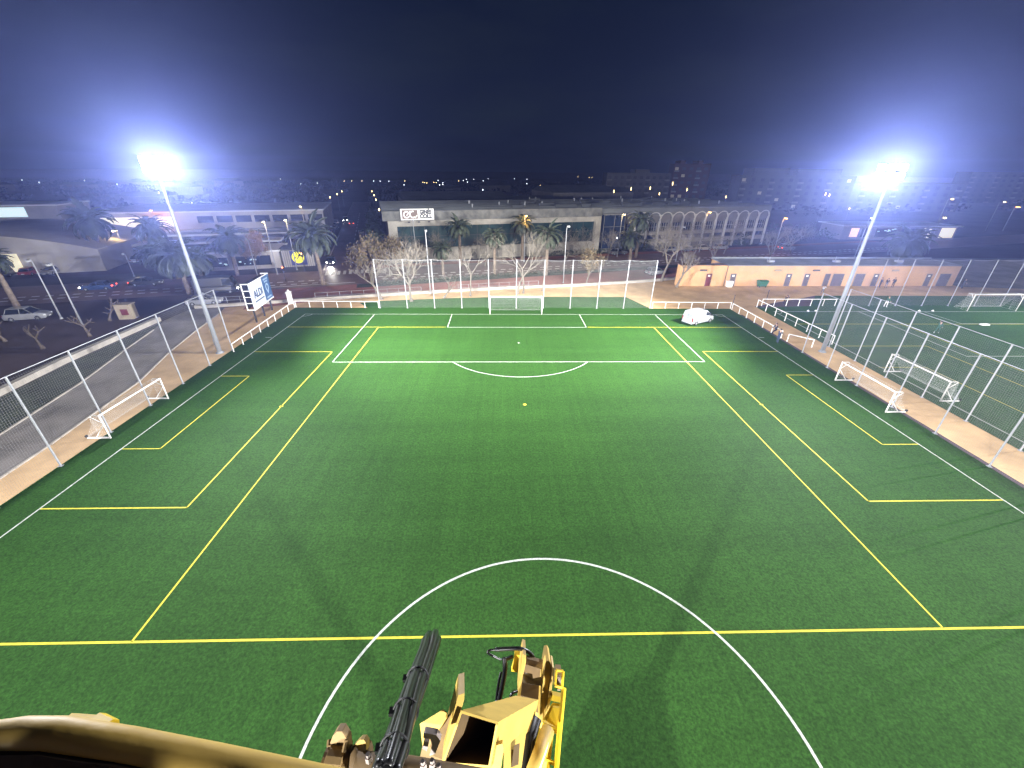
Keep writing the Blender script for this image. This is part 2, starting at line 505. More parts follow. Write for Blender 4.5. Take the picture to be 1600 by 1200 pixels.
# ------------------------------------------------------------------ fences, rails and goals
def wires(b, L, z0, H, sp, r):
    """a wire or cord net in the plane y = 0, real strands"""
    n = int(L / sp)
    for i in range(1, n):
        x = i * L / n
        b.bx(x - r, x + r, -r, r, z0, H)
    n = int((H - z0) / sp)
    for i in range(1, n):
        z = z0 + i * (H - z0) / n
        b.bx(0, L, r + 0.0005, 3 * r, z - r, z + r)
def fence(name, label, p0, p1, n, H, cat='fence', sp=0.16, r=0.0032, pr=0.055, mid=False, sag=0.0, netm='net', group=None, low=0.05):
    p0, p1 = Vector((*p0, 0)), Vector((*p1, 0)); d = p1 - p0; L = d.length
    t = thing(name, label, cat, (p0.x, p0.y, 0), math.atan2(d.y, d.x), group)
    pm = MB(); pm.tube([(0, 0, 0), (0, 0, H)], pr, 8); pm.box((0, 0, 0.02), (0.24, 0.24, 0.03))
    me = pm.mesh('post', M['galv'], False)
    for i in range(n + 1):
        o = put('post', me, t); o.location = (L * i / n, 0, 0)
    rb = MB()
    for i in range(n):
        pts = [(L * (i + k / 6) / n, 0, H - 0.02 - sag * 4 * (k / 6) * (1 - k / 6)) for k in range(7)]
        rb.tube(pts, 0.028 if sag < 0.02 else 0.016, 6)
    rb.build('top_rail', M['galv'], t)
    if mid:
        rb = MB(); rb.tube([(0, 0.03, low + 0.05), (L, 0.03, low + 0.05)], 0.02, 5); rb.build('bottom_rail', M['galv'], t)
    nb = MB(); wires(nb, L, low, H - 0.1, sp, r); nb.build('netting', M[netm], t)
    return t
fence('ball_stop_fence', 'tall net fence of eleven posts standing behind the far goal', (-20.15, 2.95), (20.4, 3.05), 10, 7.1, sp=0.15, r=0.0032, sag=0.12, pr=0.062)
fence('perimeter_fence', 'tall grey wire fence along the left touchline beside the service path', (-32.55, -13.2), (-32.45, -50.2), 9, 6.9, sp=0.15, r=0.0024, pr=0.06)
fence('perimeter_fence', 'tall wire fence on the near side of the sandy walkway between both pitches', (32.7, -13.9), (32.6, -46.9), 8, 6.95, sp=0.15, r=0.0014, group='fences either side of the walkway between the pitches')
fence('perimeter_fence', 'tall wire fence on the second pitch side of the sandy walkway', (37.05, -12.2), (37.0, -53.2), 10, 6.95, sp=0.15, r=0.0014, group='fences either side of the walkway between the pitches')
fence('ball_stop_fence', 'tall net fence behind the second pitch goal in front of the orange pavilion', (51.2, 4.55), (102.4, 4.9), 12, 7.1, sp=0.2, r=0.003, sag=0.12)

def rail(label, p0, p1, n, H=0.92, group='white guard rails round the pitches', name='guard_rail'):
    p0, p1 = Vector((*p0, 0)), Vector((*p1, 0)); d = p1 - p0; L = d.length
    t = thing(name, label, 'guard rail', (p0.x, p0.y, 0), math.atan2(d.y, d.x), group)
    pm = MB(); pm.tube([(0, 0, 0), (0, 0, H - 0.03)], 0.045, 8); pm.lathe([(0.09, 0), (0.09, 0.02)], 10)
    me = pm.mesh('post', M['white_metal'])
    for i in range(n + 1):
        o = put('post', me, t); o.location = (L * i / n, 0, 0)
    rb = MB(); rb.tube([(-0.04, 0, H), (L + 0.04, 0, H)], 0.052, 8); rb.build('handrail', M['white_metal'], t)
    return t
rail('white guard rail on the left edge between the floodlight mast and the far corner', (-32.2, -13.6), (-32.85, 3.2), 8)
rail('white guard rail on the far edge left of the goal net fence', (-32.7, 3.35), (-20.4, 3.2), 6)
rail('white guard rail on the far edge behind the parked white van', (20.75, 3.15), (32.75, 3.1), 6)
rail('white guard rail beside the two people near the right corner', (32.75, 2.6), (33.0, -9.3), 6)
rail('short white guard rail at the gap beside the right floodlight mast', (33.1, -10.4), (34.9, -12.3), 1)
rail('white guard rail along the walkway edge of the second pitch', (37.3, 3.9), (38.0, -11.4), 7, 1.1)
rail('white guard rail at the near left corner end of the second pitch', (38.4, 4.55), (50.0, 4.55), 6, 1.05)

def goal(label, loc, rz, Wd, H, depth, netted, group, portable=True):
    """goal mouth along local x, net bag on the +y side"""
    t = thing('football_goal', label, 'goal', loc, rz, group)
    h = Wd / 2
    pm = MB(); pm.tube([(0, 0, 0), (0, 0, H)], 0.058, 10)
    me = pm.mesh('goalpost', M['white_metal'], True)
    for sx in (-1, 1):
        put('goalpost', me, t).location = (sx * h, 0, 0)
    b = MB(); b.tube([(-h - 0.05, 0, H), (h + 0.05, 0, H)], 0.06, 10); b.build('crossbar', M['white_metal'], t, True)
    top = 0.75 if portable else 1.0
    for sx in (-1, 1):
        b = MB()
        if portable:
            b.tube([(sx * h, 0, H), (sx * h, top * 0.85, H), (sx * (h - 0.04), top, H - 0.12), (sx * h, 0.0, H * 0.66)], 0.03, 6)
            b.tube([(sx * h, 0.02, H * 0.62), (sx * h, depth * 0.62, 0.06)], 0.032, 6)
            b.bx(sx * h - 0.05, sx * h + 0.05, 0.07, depth, 0.02, 0.11)
        else:
            b.tube([(sx * h, 0, H), (sx * (h - 0.02), top, H - 0.08)], 0.035, 6)
            b.tube([(sx * h, 0, H * 0.72), (sx * (h - 0.01), top * 0.55, H - 0.05)], 0.03, 6)
        b.build('side_frame', M['white_metal'], t)
    if portable:
        wb = MB(); wb.lathe([(0.05, -0.05), (0.11, -0.05), (0.11, 0.05), (0.05, 0.05)], 10, axis='X')
        me = wb.mesh('transport_wheel', M['black_rubber'])
        for sx in (-1, 1):
            put('transport_wheel', me, t).location = (sx * h, depth + 0.03, 0.19)
    nb = MB(); r = 0.0042 if netted else 0.003; sp = 0.16
    prof = [(top, H - 0.05), (top + 0.12, H * 0.62), (depth * 0.9, 0.3), (depth, 0.04)]
    n = int(Wd / sp)
    for i in range(n + 1):
        x = -h + Wd * i / n
        nb.tube([(x, y, zz) for y, zz in prof], r, 3, False)
    for i in range(15):
        f = i / 14 * 3; k = min(int(f), 2); f -= k
        y = prof[k][0] * (1 - f) + prof[k + 1][0] * f; zz = prof[k][1] * (1 - f) + prof[k + 1][1] * f
        nb.tube([(-h, y, zz), (h, y, zz)], r, 3, False)
    for sx in (-1, 1):
        for i in range(8):
            f = i / 7
            zz = 0.04 + (H - 0.1) * f
            yb = top + (depth - top) * (1 - f)
            nb.tube([(sx * h, 0.03, zz), (sx * h, yb, zz)], r, 3, False)
            nb.tube([(sx * h, yb * f * 0.98 + 0.02, 0.05), (sx * h, top * f + 0.02, H - 0.06)], r, 3, False)
    for i in range(4):
        nb.tube([(-h, top * i / 4, H - 0.01), (h, top * i / 4, H - 0.01)], r, 3, False)
    nb.build('goal_net', M['net_white'], t)
    return t
goal('white full size goal on the far goal line in front of the net fence', (0, 0.05), 0, 7.44, 2.5, 1.9, False, 'full size goals', False)
goal('white full size netted goal on the second pitch before the net fence', (72.5, 2.05), 0, 7.6, 2.55, 2.1, True, 'full size goals', False)
goal('white portable goal with wheels beside the left wire fence', (-31.85, -27.4), PI / 2, 6.1, 2.02, 1.7, False, 'portable small goals')
goal('white portable goal with wheels on the pitch edge of the sandy walkway', (31.35, -24.1), -PI / 2, 6.1, 2.02, 1.75, False, 'portable small goals')
goal('white portable netted goal behind the walkway fence on the second pitch', (38.0, -22.2), -PI / 2, 6.2, 2.02, 1.75, True, 'portable small goals')

# ------------------------------------------------------------------ floodlight masts with their lamps
def mast(label, loc, aim, beams, spill, group='floodlight masts round the pitch', rows=2):
    a = Vector((aim[0] - loc[0], aim[1] - loc[1], 0)); rz = math.atan2(a.y, a.x) - PI / 2   # local +y looks at the pitch
    t = thing('floodlight_mast', label, 'floodlight', loc, rz, group)
    H = 19.2
    b = MB(); b.tube([(0, 0, 0.1), (0, 0, 6), (0, 0, 12), (0, 0, H)], [0.235, 0.20, 0.15, 0.10], 16); b.build('mast_pole', M['mast'], t, True)
    b = MB(); b.lathe([(0.42, 0), (0.42, 0.06), (0.30, 0.08), (0.28, 0.22)], 12); b.bx(-0.17, 0.17, -0.46, -0.24, 0.9, 1.5); b.build('base_plate', M['mast'], t)
    cb = MB(); cb.bx(-1.15, 1.15, 0.10, 0.20, -0.05, 0.05)
    me = cb.mesh('crossbar', M['mast'])
    hb = MB()                                               # housing: ribbed die-cast box with a yoke
    hb.bx(-0.35, 0.35, -0.10, 0.05, -0.31, 0.31)
    for k in range(6):
        hb.bx(-0.31, 0.31, -0.17, -0.101, -0.2 + k * 0.078, -0.185 + k * 0.078)
    hb.bx(-0.38, -0.352, -0.16, 0.0, -0.04, 0.04); hb.bx(0.352, 0.38, -0.16, 0.0, -0.04, 0.04)
    hme = hb.mesh('floodlight', M['mast'])
    lb = MB(); lb.bx(-0.30, 0.30, 0.052, 0.064, -0.26, 0.26)
    lme = lb.mesh('lens', M['lamp'])
    for r_ in range(rows):
        z = H - 0.25 - r_ * 0.72
        put('crossbar', me, t).location = (0, 0, z)
        for k in range(3):
            o = put('floodlight', hme, t); o.location = (-0.78 + k * 0.78, 0.36, z + 0.02); o.rotation_euler = (R(-14), 0, R((1 - k) * 6))
            put('lens', lme, o)
    for ax, ay, cone, pw in beams:
        ld = bpy.data.lights.new('floodlight_beam', 'SPOT')
        ld.energy = pw; ld.spot_size = R(cone); ld.spot_blend = 1.0; ld.shadow_soft_size = 0.55; ld.color = (1.0, 0.985, 0.95)
        o = bpy.data.objects.new('floodlight_beam', ld); COL.objects.link(o); o.parent = t
        q = Matrix.Rotation(-rz, 3, 'Z') @ Vector((ax - loc[0], ay - loc[1], -(H - 0.75)))
        o.location = (0, 1.05, H - 0.75); o.rotation_euler = q.to_track_quat('-Z', 'Y').to_euler()
    if spill:
        ld = bpy.data.lights.new('floodlight_spill', 'SPOT'); ld.spot_size = R(172); ld.spot_blend = 0.8
        ld.energy = spill; ld.shadow_soft_size = 0.6; ld.color = (0.86, 0.88, 1.0)
        o = bpy.data.objects.new('floodlight_spill', ld); COL.objects.link(o); o.parent = t
        o.location = (0, 0.95, H - 0.75); o.rotation_euler = (R(100), 0, 0)
    return t
M['mast'] = mat('mast_steel', (0.20, 0.215, 0.23), 0.55, 0.1, var=0.12, scale=0.7)
KP = 1.0
# each mast: (aim x, aim y, cone, power)
mast('tall grey floodlight mast with lit lamps by the left guard rail and service path', (-33.55, -13.9), (0, -42), [(22, 3, 108, 360000 * KP), (14, -42, 104, 45000 * KP)], 120000)
mast('tall grey floodlight mast with lit lamps on the walkway beside the second pitch', (35.2, -13.7), (0, -42), [(-22, 3, 108, 360000 * KP), (-14, -42, 104, 45000 * KP)], 120000)
mast('floodlight mast at the near left corner of the pitch, lighting from behind the lift', (-34.5, -95), (0, -35), [(-4, -58, 100, 135000 * KP), (10, 30, 105, 400000 * KP)], 0)
mast('floodlight mast at the near right corner of the pitch, lighting from behind the lift', (34.9, -95), (0, -35), [(4, -58, 100, 135000 * KP), (-10, 30, 105, 400000 * KP)], 0)
mast('floodlight mast on the far side of the second pitch beyond the netted goal', (108, -20), (70, -25), [(70, -16, 92, 480000 * KP)], 0)

# ------------------------------------------------------------------ vehicles
PAINT = {k: mat('paint_' + k, c, 0.28, 0.0, var=0.06, coat=0.6) for k, c in dict(
    white=(0.29, 0.30, 0.32), silver=(0.24, 0.245, 0.26), grey=(0.14, 0.145, 0.15), black=(0.02, 0.02, 0.022),
    blue=(0.03, 0.06, 0.16), red=(0.28, 0.03, 0.03), beige=(0.40, 0.36, 0.29)).items()}
M['rim'] = mat('wheel_rim', (0.45, 0.46, 0.47), 0.35, 0.6, var=0.1)
M['tyre'] = mat('tyre', (0.02, 0.02, 0.02), 0.85, var=0.1)
M['head_off'] = mat('headlight_glass', (0.55, 0.57, 0.58), 0.15, var=0.05, spec=0.8)
M['tail_off'] = mat('taillight_glass', (0.20, 0.012, 0.012), 0.2, var=0.05, spec=0.7)
M['head_on'] = glow('headlight_lit', (1.0, 0.97, 0.88), 45)
M['tail_on'] = glow('taillight_lit', (1.0, 0.08, 0.05), 9)
M['plastic'] = mat('black_plastic', (0.03, 0.03, 0.03), 0.6, var=0.1)

def loft(b, secs):
    """secs: (x, z0, zb, zt, w0, wb, wt) cross sections of a vehicle shell"""
    rings = []
    for x, z0, zb, zt, w0, wb, wt in secs:
        r = min(0.10, (zt - zb) * 0.45)
        half = [(w0 - 0.06, z0), (w0, z0 + 0.08), (wb, zb), (wt, zt - r), (wt - r * 1.1, zt)]
        rings.append([(x, -y, z) for y, z in half] + [(x, y, z) for y, z in reversed(half)])
    n = 10
    vs = [v for r in rings for v in r]; fs = []
    for i in range(len(rings) - 1):
        for k in range(n):
            a, c = i * n + k, i * n + (k + 1) % n
            fs.append((a, a + n, c + n, c))
    fs.append(tuple(range(n))); fs.append(tuple((len(rings) - 1) * n + k for k in range(n - 1, -1, -1)))
    b.add(vs, fs)

wb_ = MB(); wb_.lathe([(0.19, -0.10), (0.30, -0.10), (0.325, -0.06), (0.325, 0.06), (0.30, 0.10), (0.19, 0.10)], 18, axis='Y')
TYRE = wb_.mesh('tyre', M['tyre'])
wb_ = MB(); wb_.lathe([(0.05, -0.112), (0.19, -0.085), (0.20, -0.106), (0.20, 0.106), (0.19, 0.085), (0.05, 0.112)], 18, axis='Y')
for k in range(5):
    for sy in (-0.108, 0.108):
        a = 2 * PI * k / 5
        wb_.box((0.11 * math.cos(a), sy, 0.11 * math.sin(a)), (0.18, 0.012, 0.04), M=Matrix.Rotation(-a, 3, 'Y'))
RIM = wb_.mesh('rim', M['rim'])

def vehicle(name, label, cat, kind, loc, rz, group, paint='white', lit=(0, 0)):
    t = thing(name, label, cat, loc, rz, group)
    L, Wd, H, belt, c0, c1, wheel = dict(
        hatch=(4.1, 1.74, 1.48, 0.92, -1.75, 0.95, 1.27), suv=(4.5, 1.84, 1.68, 1.02, -2.0, 1.0, 1.38),
        sedan=(4.6, 1.78, 1.44, 0.92, -1.55, 0.9, 1.38), van=(4.4, 1.82, 1.84, 1.05, -2.1, 1.35, 1.36), truck=(6.4, 2.2, 2.7, 1.25, -3.1, 2.6, 1.95))[kind]
    l, w = L / 2, Wd / 2
    b = MB()
    zt = belt
    loft(b, [(-l, 0.42, 0.62, zt * 0.90, w * 0.88, w * 0.90, w * 0.84), (-l + 0.10, 0.28, 0.62, zt * 0.98, w * 0.95, w * 0.97, w * 0.90), (-l * 0.55, 0.20, 0.62, zt, w * 0.97, w, w * 0.93),
             (l * 0.35, 0.20, 0.62, zt, w * 0.97, w, w * 0.93), (c1 * 0.95 if kind != 'truck' else 2.2, 0.20, 0.62, zt, w * 0.97, w, w * 0.92), (l * 0.78, 0.22, 0.58, zt * 0.90, w * 0.96, w * 0.97, w * 0.84), (l - 0.10, 0.26, 0.52, zt * 0.78, w * 0.88, w * 0.90, w * 0.74), (l, 0.38, 0.50, zt * 0.64, w * 0.72, w * 0.76, w * 0.66)])
    zc = H - 0.05
    if kind in ('van', 'truck'):
        fr = 0.62 if kind == 'van' else 1.25
        cargo1 = c1 - (1.15 if kind == 'van' else 1.6)
        loft(b, [(-l + 0.06, zt - 0.12, zt + 0.1, H - 0.16, w * 0.93, w * 0.95, w * 0.84), (-l + 0.16, zt - 0.12, zt + 0.1, H - 0.02, w * 0.95, w * 0.97, w * 0.86), (-l * 0.3, zt - 0.12, zt + 0.1, H, w * 0.96, w * 0.98, w * 0.87), (cargo1, zt - 0.12, zt + 0.1, H, w * 0.96, w * 0.98, w * 0.86),
                 (cargo1 + 0.35, zt - 0.12, zt + 0.08, H - 0.03, w * 0.95, w * 0.97, w * 0.84), (cargo1 + fr, zt - 0.12, zt + 0.05, H - 0.16, w * 0.93, w * 0.95, w * 0.80), (c1 + 0.30, zt - 0.12, zt - 0.05, zt + 0.04, w * 0.90, w * 0.92, w * 0.76)])
    else:
        loft(b, [(c0 + 0.34, H - 0.10, H - 0.07, H - 0.03, w * 0.68, w * 0.74, w * 0.70), (c0 + 0.8, H - 0.09, H - 0.05, H, w * 0.70, w * 0.77, w * 0.72), (0.0, H - 0.09, H - 0.05, H, w * 0.70, w * 0.78, w * 0.72), (c1 - 0.75, H - 0.12, H - 0.08, H - 0.04, w * 0.68, w * 0.75, w * 0.70)])
        for sy in (-1, 1):                                  # pillars
            for x0, x1 in ((c0 + 0.12, c0 + 0.42), (-0.28, -0.22), (c1 + 0.02, c1 - 0.72)):
                b.tube([(x0, sy * w * 0.90, zt - 0.02), (x1, sy * w * 0.75, H - 0.07)], 0.035, 5)
    b.build('body', PAINT[paint], t)
    gb = MB()
    if kind in ('van', 'truck'):
        cargo1 = c1 - (1.15 if kind == 'van' else 1.6); fr = 0.62 if kind == 'van' else 1.25
        for sy in (-1, 1):
            poly = [(cargo1 + 0.12, sy * (w * 0.975 + 0.003), zt + 0.13), (cargo1 + 0.12, sy * (w * 0.87 + 0.022), H - 0.24), (cargo1 + fr - 0.08, sy * (w * 0.835 + 0.02), H - 0.29), (c1 + 0.06, sy * (w * 0.925 + 0.018), zt + 0.12)]
            q = [Vector(p) for p in poly]
            gb.extrude(q, (0, sy * 0.012, 0))
        gb.extrude([(cargo1 + fr + 0.03, -w * 0.74, H - 0.18), (cargo1 + fr + 0.03, w * 0.74, H - 0.18), (c1 + 0.27, w * 0.80, zt + 0.07), (c1 + 0.27, -w * 0.80, zt + 0.07)], (0.02, 0, 0.02))
    else:
        loft(gb, [(c0, zt - 0.05, zt - 0.02, zt + 0.02, w * 0.90, w * 0.90, w * 0.84), (c0 + 0.36, zt - 0.05, zt - 0.01, H - 0.10, w * 0.90, w * 0.90, w * 0.72), (0, zt - 0.05, zt - 0.01, H - 0.085, w * 0.90, w * 0.91, w * 0.745), (c1 - 0.72, zt - 0.05, zt - 0.01, H - 0.12, w * 0.89, w * 0.90, w * 0.72), (c1 + 0.10, zt - 0.05, zt - 0.03, zt + 0.01, w * 0.88, w * 0.88, w * 0.80)])
    gb.build('window', M['glass'], t)
    for sx in (-1, 1):
        for sy in (-1, 1):
            o = put('wheel', TYRE, t); o.location = (sx * wheel, sy * (w - 0.10), 0.325)
            put('rim', RIM, o)
    for sy in (-1, 1):
        hb = MB(); hb.box((l - 0.16, sy * w * 0.66, zt * 0.66), (0.24, 0.30, 0.15), rz=-sy * 0.45); hb.build('headlight', M['head_on'] if lit[0] else M['head_off'], t)
        tb = MB()
        if kind == 'van':
            tb.box((-l + 0.05, sy * w * 0.90, 0.86), (0.10, 0.13, 0.46))
        else:
            tb.box((-l + 0.06, sy * w * 0.74, zt * 0.80), (0.14, 0.32, 0.15))
        tb.build('taillight', M['tail_on'] if lit[1] else M['tail_off'], t)
        mb_ = MB(); mb_.box((c1 - 0.10 if kind != 'van' else c1 - 0.12, sy * (w + 0.09), zt + 0.10), (0.12, 0.20, 0.14)); mb_.build('wing_mirror', M['plastic'], t)
    for cx_, dx_, dy_, cz_ in ((-l - 0.01, 0.14, Wd * 0.9, 0.36), (l - 0.03, 0.10, Wd * 0.70, 0.34)):
        bp = MB(); bp.box((cx_, 0, cz_), (dx_, dy_, 0.18)); bp.build('bumper', M['plastic'] if kind != 'van' else PAINT[paint], t)
    for cx_, cz_ in ((-l - 0.085, 0.52 if kind != 'van' else 0.78), (l + 0.024, 0.42)):
        pb = MB(); pb.box((cx_, 0, cz_), (0.012, 0.48, 0.11)); pb.build('number_plate', M['white_metal'], t)
    return t

van = vehicle('white_van', 'white panel van with grey lettering parked on the far right of the pitch', 'van', 'van', (24.95, -3.35, 0.02), R(27), None, 'white')
M['van_ink'] = mat('faded_lettering', (0.16, 0.17, 0.21), 0.6, var=0.3, scale=12)
# the lettering on the doors is too blurred to read: three soft rows, a swash on the side, a mark on the cab door
b = MB()
def scribble(b, f, n, w, h, slope=0.0):
    x = 0.0; rnd = random.Random(n)
    for i in range(n):
        ww = w / n * rnd.uniform(0.5, 0.85)
        q = h * rnd.uniform(0.7, 1.15)
        x = w * i / n
        b.quad(f(x, slope * x), f(x + ww, slope * (x + ww)), f(x + ww, slope * (x + ww) + q), f(x, slope * x + q))
scribble(b, lambda x, z: (-2.151, -0.52 + x, 1.37 + z), 7, 0.80, 0.10)
scribble(b, lambda x, z: (-2.151, -0.62 + x, 1.19 + z), 12, 1.15, 0.07)
scribble(b, lambda x, z: (-2.195, -0.30 + x, 0.96 + z), 6, 0.55, 0.05)
scribble(b, lambda x, z: (-1.05 + x, -0.921, 1.27 + z), 7, 0.95, 0.10, 0.12)
scribble(b, lambda x, z: (-0.78 + x, -0.924, 1.08 + z), 3, 0.32, 0.06, 0.1)
scribble(b, lambda x, z: (0.66 + x, -0.917, 0.82 + z), 4, 0.42, 0.09, 0.1)
b.build('lettering', M['van_ink'], van)
b = MB()
for x in (-2.152,):
    b.bx(x - 0.004, x, -0.008, 0.008, 0.55, 1.62)
for x in (0.14, 1.28):
    b.bx(x, x + 0.012, -0.926, -0.918, 0.45, 1.12)
b.bx(-1.9, 0.1, -0.926, -0.918, 0.95, 0.965)
b.build('panel_gap', M['plastic'], van)
b = MB(); b.box((-0.25, -0.935, 0.97), (0.14, 0.02, 0.035)); b.box((0.36, -0.935, 0.97), (0.14, 0.02, 0.035)); b.build('door_handle', M['plastic'], van)
if True:
    for ch in van.children:                       # dark tail lamp glass, seen as a dark upright slot
        if ch.name.startswith('taillight'):
            ch.material_slots[0].link = 'OBJECT'; ch.material_slots[0].material = M['tail_off']

UPS = R(16 + 90); DNS = R(16 - 90); ALG = R(16); BCK = R(196)
CG = 'cars parked and moving in the streets behind the pitch'
cars = {}
def car(kind, label, loc, rz, paint, lit=(0, 0), name='parked_car'):
    key = (kind, lit)
    loc = (loc[0], loc[1], 0.02)
    if key not in cars:
        cars[key] = vehicle(name, label, 'car', kind, loc, rz, CG, paint, lit); c = cars[key]
    else:
        c = dup(cars[key], loc, rz, label)
    recolour(c, 'body', PAINT[paint])
    return c
car('suv', 'white car with its back to us stopped at the mouth of the side street', A(-40.2, 18.4), UPS, 'white', (0, 1))
hc = car('hatch', 'dark car with blazing headlights coming down the side street', A(-36.2, 15.6), DNS, 'black', (1, 0), 'moving_car')
ld = bpy.data.lights.new('headlight_beam', 'SPOT'); ld.energy = 2600; ld.spot_size = R(46); ld.spot_blend = 0.7; ld.shadow_soft_size = 0.1; ld.color = (1, 0.96, 0.86)
o = bpy.data.objects.new('headlight_beam', ld); COL.objects.link(o); o.parent = hc; o.location = (2.15, 0, 0.62); o.rotation_euler = (0, R(-82), 0)
car('hatch', 'grey car parked at the left kerb of the side street beyond the tall palm', A(-39.8, 42.5), UPS, 'grey')
car('hatch', 'white car parked furthest down the left side of the side street', A(-39.9, 92), UPS, 'white')
car('sedan', 'silver car parked down the left side of the side street', A(-39.9, 84), UPS, 'silver')
car('hatch', 'light car parked nose out halfway down the side street on the left', A(-40.0, 76), R(40), 'beige')
car('hatch', 'red car parked halfway down the side street at the left kerb', A(-39.9, 64), UPS, 'red')
car('sedan', 'dark car with tail lights on going away down the side street', A(-34.2, 88), UPS, 'black', (0, 1), 'moving_car')
car('suv', 'white van-like car with headlights far down the side street', A(-36.8, 100), DNS, 'white', (1, 0), 'moving_car')
car('hatch', 'grey car parked on the right kerb of the side street by the dark hedge', A(-30.4, 62), UPS, 'grey')
car('sedan', 'blue car with lit headlights and tail lights on the avenue at far left', A(-71.5, 2.6), BCK, 'blue', (1, 1), 'moving_car')
car('suv', 'pale grey car parked beyond the grey service path at the left edge', A(-72.0, -13.2), ALG, 'silver')
car('sedan', 'silver car parked behind the end of the left wire fence', A(-52.0, -11.5), ALG, 'silver')
car('sedan', 'black car with lit tail lights on the avenue behind the low palms', A(-65.3, 4.0), ALG, 'black', (0, 1), 'moving_car')
car('hatch', 'white car stopped on the avenue left of the orange pavilion', A(26.5, -12.0), ALG, 'white')
car('sedan', 'grey car parked in front of the factory arches', A(30.5, 9.6), ALG, 'grey')
for i, (s_, lab, pc) in enumerate((
        (46.0, 'white car in the row behind the pavilion roof, first from the left', 'white'), (51.0, 'silver car in the row behind the pavilion roof, second from the left', 'silver'),
        (56.0, 'beige car in the row behind the pavilion roof, third from the left', 'beige'), (61.5, 'white car in the row behind the pavilion roof, fourth from the left', 'white'))):
    car('hatch', lab, A(s_, 9.6), ALG, pc)
car('suv', 'dark car with red tail lights on the avenue behind the right floodlight mast', A(78.0, 4.0), ALG, 'grey', (0, 1), 'moving_car')
k = 0
for row, (t0, s0, n, rz, where) in enumerate(((27.5, -80.5, 6, UPS, 'behind the white showroom'), (38.0, -84, 5, UPS, 'under the flat canopies'), (19.0, -99.0, 5, UPS, 'before the pale curved hall'))):
    for i in range(n):
        pc = ('white', 'silver', 'grey', 'white', 'blue', 'black', 'red', 'silver')[k % 8]; k += 1
        pos = ('leftmost', 'second from the left', 'third from the left', 'fourth from the left', 'fifth from the left', 'last on the right')[i]
        car(('hatch', 'sedan', 'suv')[k % 3], '%s car parked %s, %s' % (pc, where, pos), A(s0 + i * (5.0 if row < 2 else 3.2), t0), rz if i % 2 else rz + PI, pc)
vehicle('delivery_truck', 'dark delivery truck standing on the avenue behind the left floodlight mast', 'truck', 'truck', (*A2(-52.0, -4.8), 0.02), ALG, None, 'black', (1, 0))

# ------------------------------------------------------------------ people
M['skin'] = mat('skin', (0.42, 0.27, 0.20), 0.6, var=0.1)
CLOTH = {k: mat('cloth_' + k, c, 0.9, var=0.2, scale=6) for k, c in dict(navy=(0.018, 0.026, 0.045), black=(0.014, 0.014, 0.016), white=(0.68, 0.68, 0.68), grey=(0.12, 0.12, 0.13), denim=(0.035, 0.05, 0.085), brown=(0.10, 0.06, 0.04), green=(0.03, 0.10, 0.06)).items()}
HAIR = mat('dark_hair', (0.022, 0.015, 0.012), 0.7, var=0.2)

